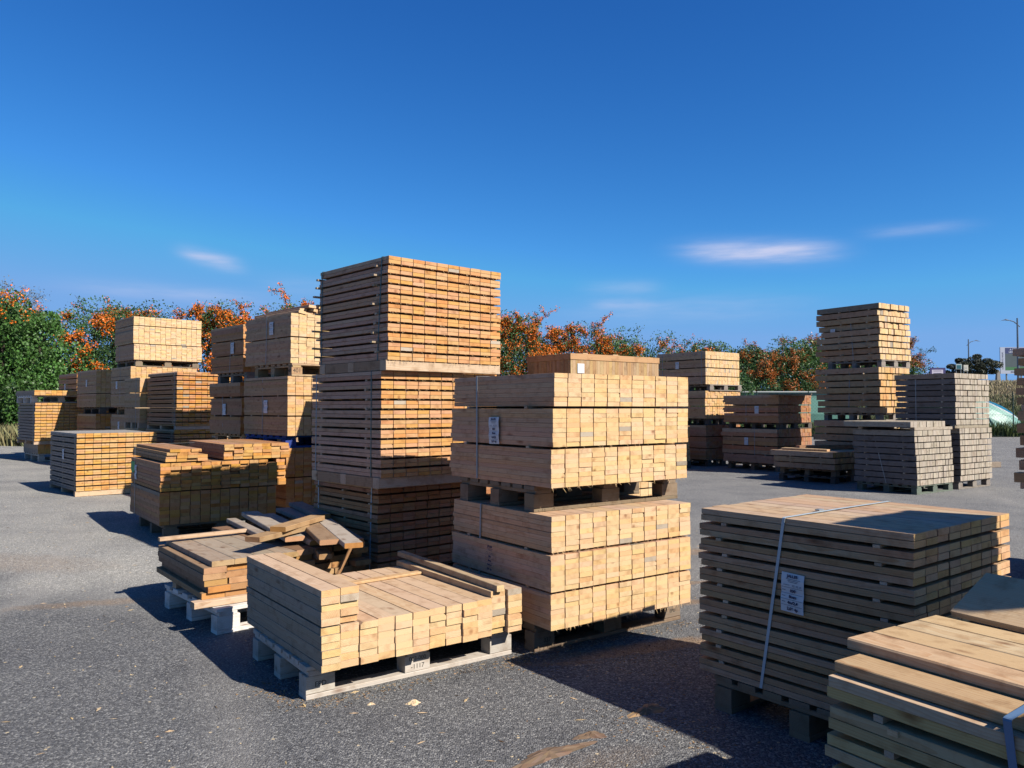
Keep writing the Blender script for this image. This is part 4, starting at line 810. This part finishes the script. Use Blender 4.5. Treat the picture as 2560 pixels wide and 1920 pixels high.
# grassy bank behind the fence on the right
def bank():
    m, t, b = newmat('dry_bank'); tcn = N(t, 'ShaderNodeTexCoord'); n = N(t, 'ShaderNodeTexNoise', ins={'Scale': 1.6, 'Detail': 6}); L(t, tcn.outputs['Object'], n.inputs['Vector'])
    L(t, RAMP(t, n.outputs[0], [(.3, (.07, .085, .03)), (.5, (.17, .15, .07)), (.7, (.30, .25, .14))]), b.inputs['Base Color']); b.inputs['Roughness'].default_value = .95
    g = MB(); xs = np.linspace(14, 75, 40); ys = [39.5, 41, 43, 45.5, 48, 52, 70, 120]; zs = [0.0, .35, 1.1, 2.1, 2.75, 2.9, 2.9, 2.5]; rr = random.Random(2)
    vs = [(x, y + (.4 * math.sin(x * .7)), max(-.02, z * (.94 + .06 * math.sin(x * .5 + 1)) * min(1, max(0, (x - 14) / 5)) + (rr.uniform(-.08, .08) if 0 < z else -.02))) for y, z in zip(ys, zs) for x in xs]
    nx = len(xs); fs = [(j * nx + i, j * nx + i + 1, (j + 1) * nx + i + 1, (j + 1) * nx + i) for j in range(len(ys) - 1) for i in range(nx - 1)]
    g.raw(vs, fs); tag(g.build('grassy_bank', m), kind='structure')
    def zb(x, y):
        for j in range(len(ys) - 1):
            if ys[j] <= y <= ys[j + 1]: return (zs[j] + (zs[j + 1] - zs[j]) * (y - ys[j]) / (ys[j + 1] - ys[j])) * min(1, max(0, (x - 14) / 5))
        return 2.9 if y > 50 else gz(x, y)
    def blades(name, label, n, xr, yr, hh, col, wd_=.02):
        xx = RNG.uniform(*xr, n); yy = RNG.uniform(*yr, n); zz = np.array([zb(a, b_) for a, b_ in zip(xx, yy)]); h_ = RNG.uniform(.4, 1.2, n) * hh; lean = RNG.normal(size=(n, 2)) * .25 * h_[:, None]; aa = RNG.uniform(0, 3.14, n); w_ = wd_ * RNG.uniform(.6, 1.4, n)
        dx, dy = np.cos(aa) * w_, np.sin(aa) * w_
        V = np.stack([np.stack([xx - dx, yy - dy, zz - .05], 1), np.stack([xx + dx, yy + dy, zz - .05], 1), np.stack([xx + lean[:, 0] * .5 + dx * .6, yy + lean[:, 1] * .5 + dy * .6, zz + h_ * .6], 1), np.stack([xx + lean[:, 0], yy + lean[:, 1], zz + h_], 1)], 1).reshape(-1, 3)
        me = bpy.data.meshes.new(name); me.vertices.add(4 * n); me.vertices.foreach_set('co', V.astype(np.float32).ravel()); me.loops.add(4 * n); me.loops.foreach_set('vertex_index', np.arange(4 * n, dtype=np.int32)); me.polygons.add(n)
        me.polygons.foreach_set('loop_start', np.arange(0, 4 * n, 4, dtype=np.int32)); me.update(calc_edges=True); at = me.attributes.new('tone', 'FLOAT_COLOR', 'FACE'); at.data.foreach_set('color', np.concatenate([tones(col, n, .35), np.ones((n, 1))], 1).astype(np.float32).ravel())
        me.materials.append(DRY); o = bpy.data.objects.new(name, me); COL.objects.link(o); tag(o, label, 'grass', kind='stuff')
    blades('dry_grass', 'pale dry grass crowning the bank behind the fence', 30000, (24, 42), (43.5, 52), .32, (.34, .29, .18), .022)
    blades('green_weeds', 'green and straw weeds covering the lower bank', 26000, (17, 40), (39.6, 45), .32, (.12, .14, .06), .028)
    blades('fence_weeds', 'tall green weeds along the foot of the fence', 9000, (9.5, 32), (36.9, 37.5), .7, (.10, .14, .05), .025)
    blades('yard_edge_grass', 'dry and green tufts along the left edge of the yard', 9000, (-20, -12.6), (21.6, 24.5), .55, (.20, .19, .09), .018)
bank()
small_tree('dark umbrella-shaped olive-like tree on the horizon at right', 35.3, 60, 2.8, 1.95, 2.85, .9, (.050, .062, .040), 24000, .10, split=True, name='umbrella_tree', rd=1.6)
small_tree('spindly light green bush left of the purple-framed sign', 22.9, 46, 2.3, .75, 1.75, .5, (.07, .12, .045), 1300, .11, name='bush')
small_tree('small dark bush tip just behind the tall beam stack', 20.6, 44, 1.9, .5, 1.7, .4, (.05, .09, .03), 900, .12, name='bush')

# ------------------------------------------------------------------ pool shells, fence, signs, lamps
def pool_shell(label, x, y, z, rz, rx, ln, wd_, ht, inside=TEAL):
    root = empty('pool_shell', (x, y, z), 0, label, 'pool shell', 'moulded pool shells for sale behind the fence'); root.rotation_euler = (rx, 0, rz)
    def ring(sx, sy, zz, n=28, p=3.2): return [(sx * (1 if math.cos(a) > 0 else -1) * abs(math.cos(a)) ** (2 / p), sy * (1 if math.sin(a) > 0 else -1) * abs(math.sin(a)) ** (2 / p), zz) for a in np.linspace(0, 2 * math.pi, n, endpoint=False)]
    def loft(rings, flip=False):
        m = MB(); n = len(rings[0]); vs = [v for r_ in rings for v in r_]; fs = [(k * n + i, k * n + (i + 1) % n, (k + 1) * n + (i + 1) % n, (k + 1) * n + i) for k in range(len(rings) - 1) for i in range(n)]; fs.append(tuple(range((len(rings) - 1) * n, len(rings) * n)))
        if flip: fs = [f[::-1] for f in fs]
        m.raw(vs, fs); return m
    a, b_ = ln / 2, wd_ / 2
    o = loft([ring(a, b_, ht), ring(a * .97, b_ * .95, ht * .8), ring(a * .93, b_ * .88, ht * .3), ring(a * .86, b_ * .78, .05), ring(a * .8, b_ * .7, 0)]).build('outer_skin', MINT, root)
    o = loft([ring(a * .955, b_ * .92, ht + .001), ring(a * .93, b_ * .88, ht * .8), ring(a * .89, b_ * .82, ht * .32), ring(a * .82, b_ * .72, .09)], True).build('inner_skin', inside, root)
    m = MB(); r1, r2 = ring(a * 1.03, b_ * 1.06, ht + .004), ring(a * .955, b_ * .92, ht + .004); r3 = ring(a * 1.03, b_ * 1.06, ht - .05); n = len(r1)
    m.raw(r1 + r2 + r3, [(i, (i + 1) % n, n + (i + 1) % n, n + i) for i in range(n)] + [(2 * n + i, 2 * n + (i + 1) % n, (i + 1) % n, i) for i in range(n)]); m.build('rim', WHITE if inside is TEAL else MINT, root)
    for p in (.3, .7):
        MB().box((-a + ln * p - .05, -b_ * .9, -.12), (-a + ln * p + .05, b_ * .9, .0)).build('skid', STEEL, root)
    return root
pool_shell('long mint green pool shell behind the fence, seen over the reddish bundles', 13.4, 39.2, .62, R(2), 0, 8.0, 2.6, 1.56)
def round_shell(label, x, y, rx, ry, rz_, tilt):
    root = empty('pool_shell', (x, y, 0), 0, label, 'pool shell', 'moulded pool shells for sale behind the fence'); root.rotation_euler = (0, 0, R(-15))
    n = 40; lats = [0, 18, 36, 52, 62, 64, 66, 74, 82, 90]
    def pt(la, lo):
        X_, Y_, Z_ = math.cos(la) * math.cos(lo), math.cos(la) * math.sin(lo), math.sin(la); c_, s_ = math.cos(tilt), math.sin(tilt)
        X2, Z2 = X_ * c_ + Z_ * s_, -X_ * s_ + Z_ * c_; return (X2 * rx, Y_ * ry, max(Z2, -.02) * rz_)
    for nm, a, b_, m_ in (('mint_body', 0, 4, MINT), ('white_stripe', 4, 6, WHITE), ('teal_top', 6, 9, TEAL)):
        m = MB(); vs = [pt(R(lats[k]), 2 * math.pi * i / n) for k in range(a, b_ + 1) for i in range(n)]
        m.raw(vs, [(k * n + i, k * n + (i + 1) % n, (k + 1) * n + (i + 1) % n, (k + 1) * n + i) for k in range(b_ - a) for i in range(n)]); m.build(nm, m_, root)
round_shell('rounded mint and teal pool shell with a white stripe, lying bottom up at the right', 22.3, 39.0, 2.9, 1.6, 1.95, R(40))
def fence():
    root = empty('wire_fence', (9, 36.4, 0), R(2), 'dark green wire mesh fence on slim posts along the back of the yard', 'fence'); LN = 27; HT = 2.05
    for i in range(12): MB().tube([(i * LN / 11, 0, 0), (i * LN / 11, 0, HT + .1)], .028, 6).build('post', DGREEN, root)
    m = MB(); h = .0035; st = .16
    k = -HT
    while k < LN:
        for s_ in (1, -1):
            x0, x1 = (k, k + HT) if s_ > 0 else (k + HT, k)
            a = Vector((x0, 0, 0)); b_ = Vector((x1, 0, HT)); m.raw([a + Vector((-h, 0, 0)), a + Vector((h, 0, 0)), b_ + Vector((h, 0, 0)), b_ + Vector((-h, 0, 0))], [(0, 1, 2, 3)])
        k += st
    for z_ in (.05, 1.0, 2.03): m.tube([(0, 0, z_), (LN, 0, z_)], .005, 4)
    m.build('wire_mesh', DGREEN, root)
fence()
def lamp(label, x, y, h, hx, flip=1, z0=0):
    r = empty('street_lamp', (x, y, z0), 0, label, 'street lamp', 'street lamps on the road beyond'); MB().tube([(0, 0, 0), (0, 0, h * .5), (0, 0, h)], [.11, .08, .05], 8).build('pole', LAMP, r)
    MB().tube([(-.35 * hx, 0, h - .62), (0, 0, h - .45), (hx * .5, 0, h - .25), (hx, 0, h - .18)], .035, 6).build('arm', LAMP, r)
    m = MB(); s = 1 if hx > 0 else -1; vs = [(hx, -.07, h - .19), (hx, .07, h - .19), (hx + s * .35, .13, h - .15), (hx + s * .35, -.13, h - .15), (hx + s * .75, 0, h - .22), (hx + s * .3, 0, h - .05)]
    m.raw(vs, [(0, 1, 5), (1, 2, 5), (2, 4, 5), (4, 3, 5), (3, 0, 5), (0, 3, 4, 2, 1)]); m.build('lamp_head', LAMP, r)
lamp('distant street lamp rising behind the umbrella-shaped tree', 44.0, 75, 7.97, .45)
lamp('taller street lamp beside the billboard at the right edge', 35.75, 55, 7.72, -.35 * 1.4)
def hoarding():
    r = empty('billboard', (39.3, 60.0, 2.6), R(-4), 'advertising billboard with a photo panel, cut by the right edge', 'billboard'); W_, H_ = 3.2, 2.05
    z0 = 1.40; P_ = lambda n, a, b_, m: MB().box(a, b_).build(n, m, r)
    P_('panel', (-W_ / 2, 0, z0), (W_ / 2, .08, z0 + H_), plain('billboard_white', (.42, .47, .60), .6))
    P_('headline_band', (-W_ / 2 + .36, -.004, z0 + 1.55), (W_ / 2 - .05, -.001, z0 + 2.0), plain('billboard_navy', (.012, .03, .14), .6))
    P_('photo_area', (-W_ / 2 + .36, -.004, z0 + .52), (W_ / 2 - .05, -.001, z0 + 1.54), plain('billboard_photo', (.06, .10, .12), .6, 0, .8, 2.5))
    P_('green_band', (-W_ / 2 + .36, -.004, z0 + .26), (W_ / 2 - .05, -.001, z0 + .515), plain('billboard_green', (.03, .16, .05), .6))
    wl = plain('billboard_lettering', (.55, .6, .7), .6); text_obj('A PEZENAS', .19, r, (-.42, -.008, z0 + 1.86), 'front', wl, 'lettering', 1); text_obj('UNE VUE', .19, r, (-.58, -.008, z0 + 1.67), 'front', wl, 'lettering', 1)
    text_obj('MAISON 2', .15, r, (-.5, -.008, z0 + .13), 'front', INK, 'lettering', 1); o = text_obj('LOGEMENTS NEUFS', .15, r, (-W_ / 2 + .18, -.008, z0 + 1.0), 'front', INK, 'lettering', 0); o.rotation_euler = (R(90), R(-90), 0)
    for x_ in (-1.1, 0, 1.1): MB().tube([(x_, .12, -.2), (x_, .12, z0 + .4)], .06, 6).build('leg', STEEL, r)
hoarding()
def sign(name, label, x, y, z, w_, h_, col, inner, zg=2.6, lines=2, rz=-5):
    r = empty(name, (x, y, zg), R(rz), label, 'sign'); c = plain(name + '_board', col, .5); i_ = plain(name + '_face', inner, .5)
    MB().box((-w_ / 2, 0, z - zg - h_ / 2), (w_ / 2, .05, z - zg + h_ / 2)).build('board', c, r); MB().box((-w_ * .38, -.006, z - zg - h_ * .42), (w_ * .34, -.001, z - zg + h_ * .28)).build('face', i_, r)
    m = MB()
    for k in range(lines): m.box((-w_ * .28, -.010, z - zg + h_ * (.12 - .26 * k)), (w_ * .24, -.007, z - zg + h_ * (.17 - .26 * k)))
    m.build('printed_lines', INK, r)
    for s_ in (-.4, .4): MB().tube([(w_ * s_, .08, -.25), (w_ * s_, .08, z - zg + h_ * .3)], .025, 6).build('post', STEEL, r)
sign('notice_board', 'purple-framed notice board with pale panel on top of the bank', 24.6, 45, 3.43, .86, .52, (.05, .04, .16), (.62, .56, .66), 2.1)
sign('square_sign', 'small blue-green square sign in front of the umbrella-shaped tree', 28.7, 50, 4.02, .36, .34, (.4, .5, .5), (.01, .12, .16), 2.8, 0)
sign('direction_sign', 'small white sign of stacked panels right of the blue-green one', 29.15, 50, 3.93, .28, .40, (.62, .60, .50), (.70, .68, .58), 2.8, 3)
def stone_post():
    m = MB(); vs = [(-.28, -.25, 0), (.28, -.25, 0), (.28, .25, 0), (-.28, .25, 0), (-.13, -.12, 2.3), (.14, -.12, 2.3), (.14, .12, 2.3), (-.13, .12, 2.3), (.04, 0, 2.55)]
    m.raw(vs, [(3, 2, 1, 0), (0, 1, 5, 4), (1, 2, 6, 5), (2, 3, 7, 6), (3, 0, 4, 7), (4, 5, 8), (5, 6, 8), (6, 7, 8), (7, 4, 8)]); tag(m.build('standing_stone', STONE, None, (49.9, 80, 2.8)), 'slim tapering dark stone pillar on the horizon left of the billboard', 'stone pillar')
stone_post()
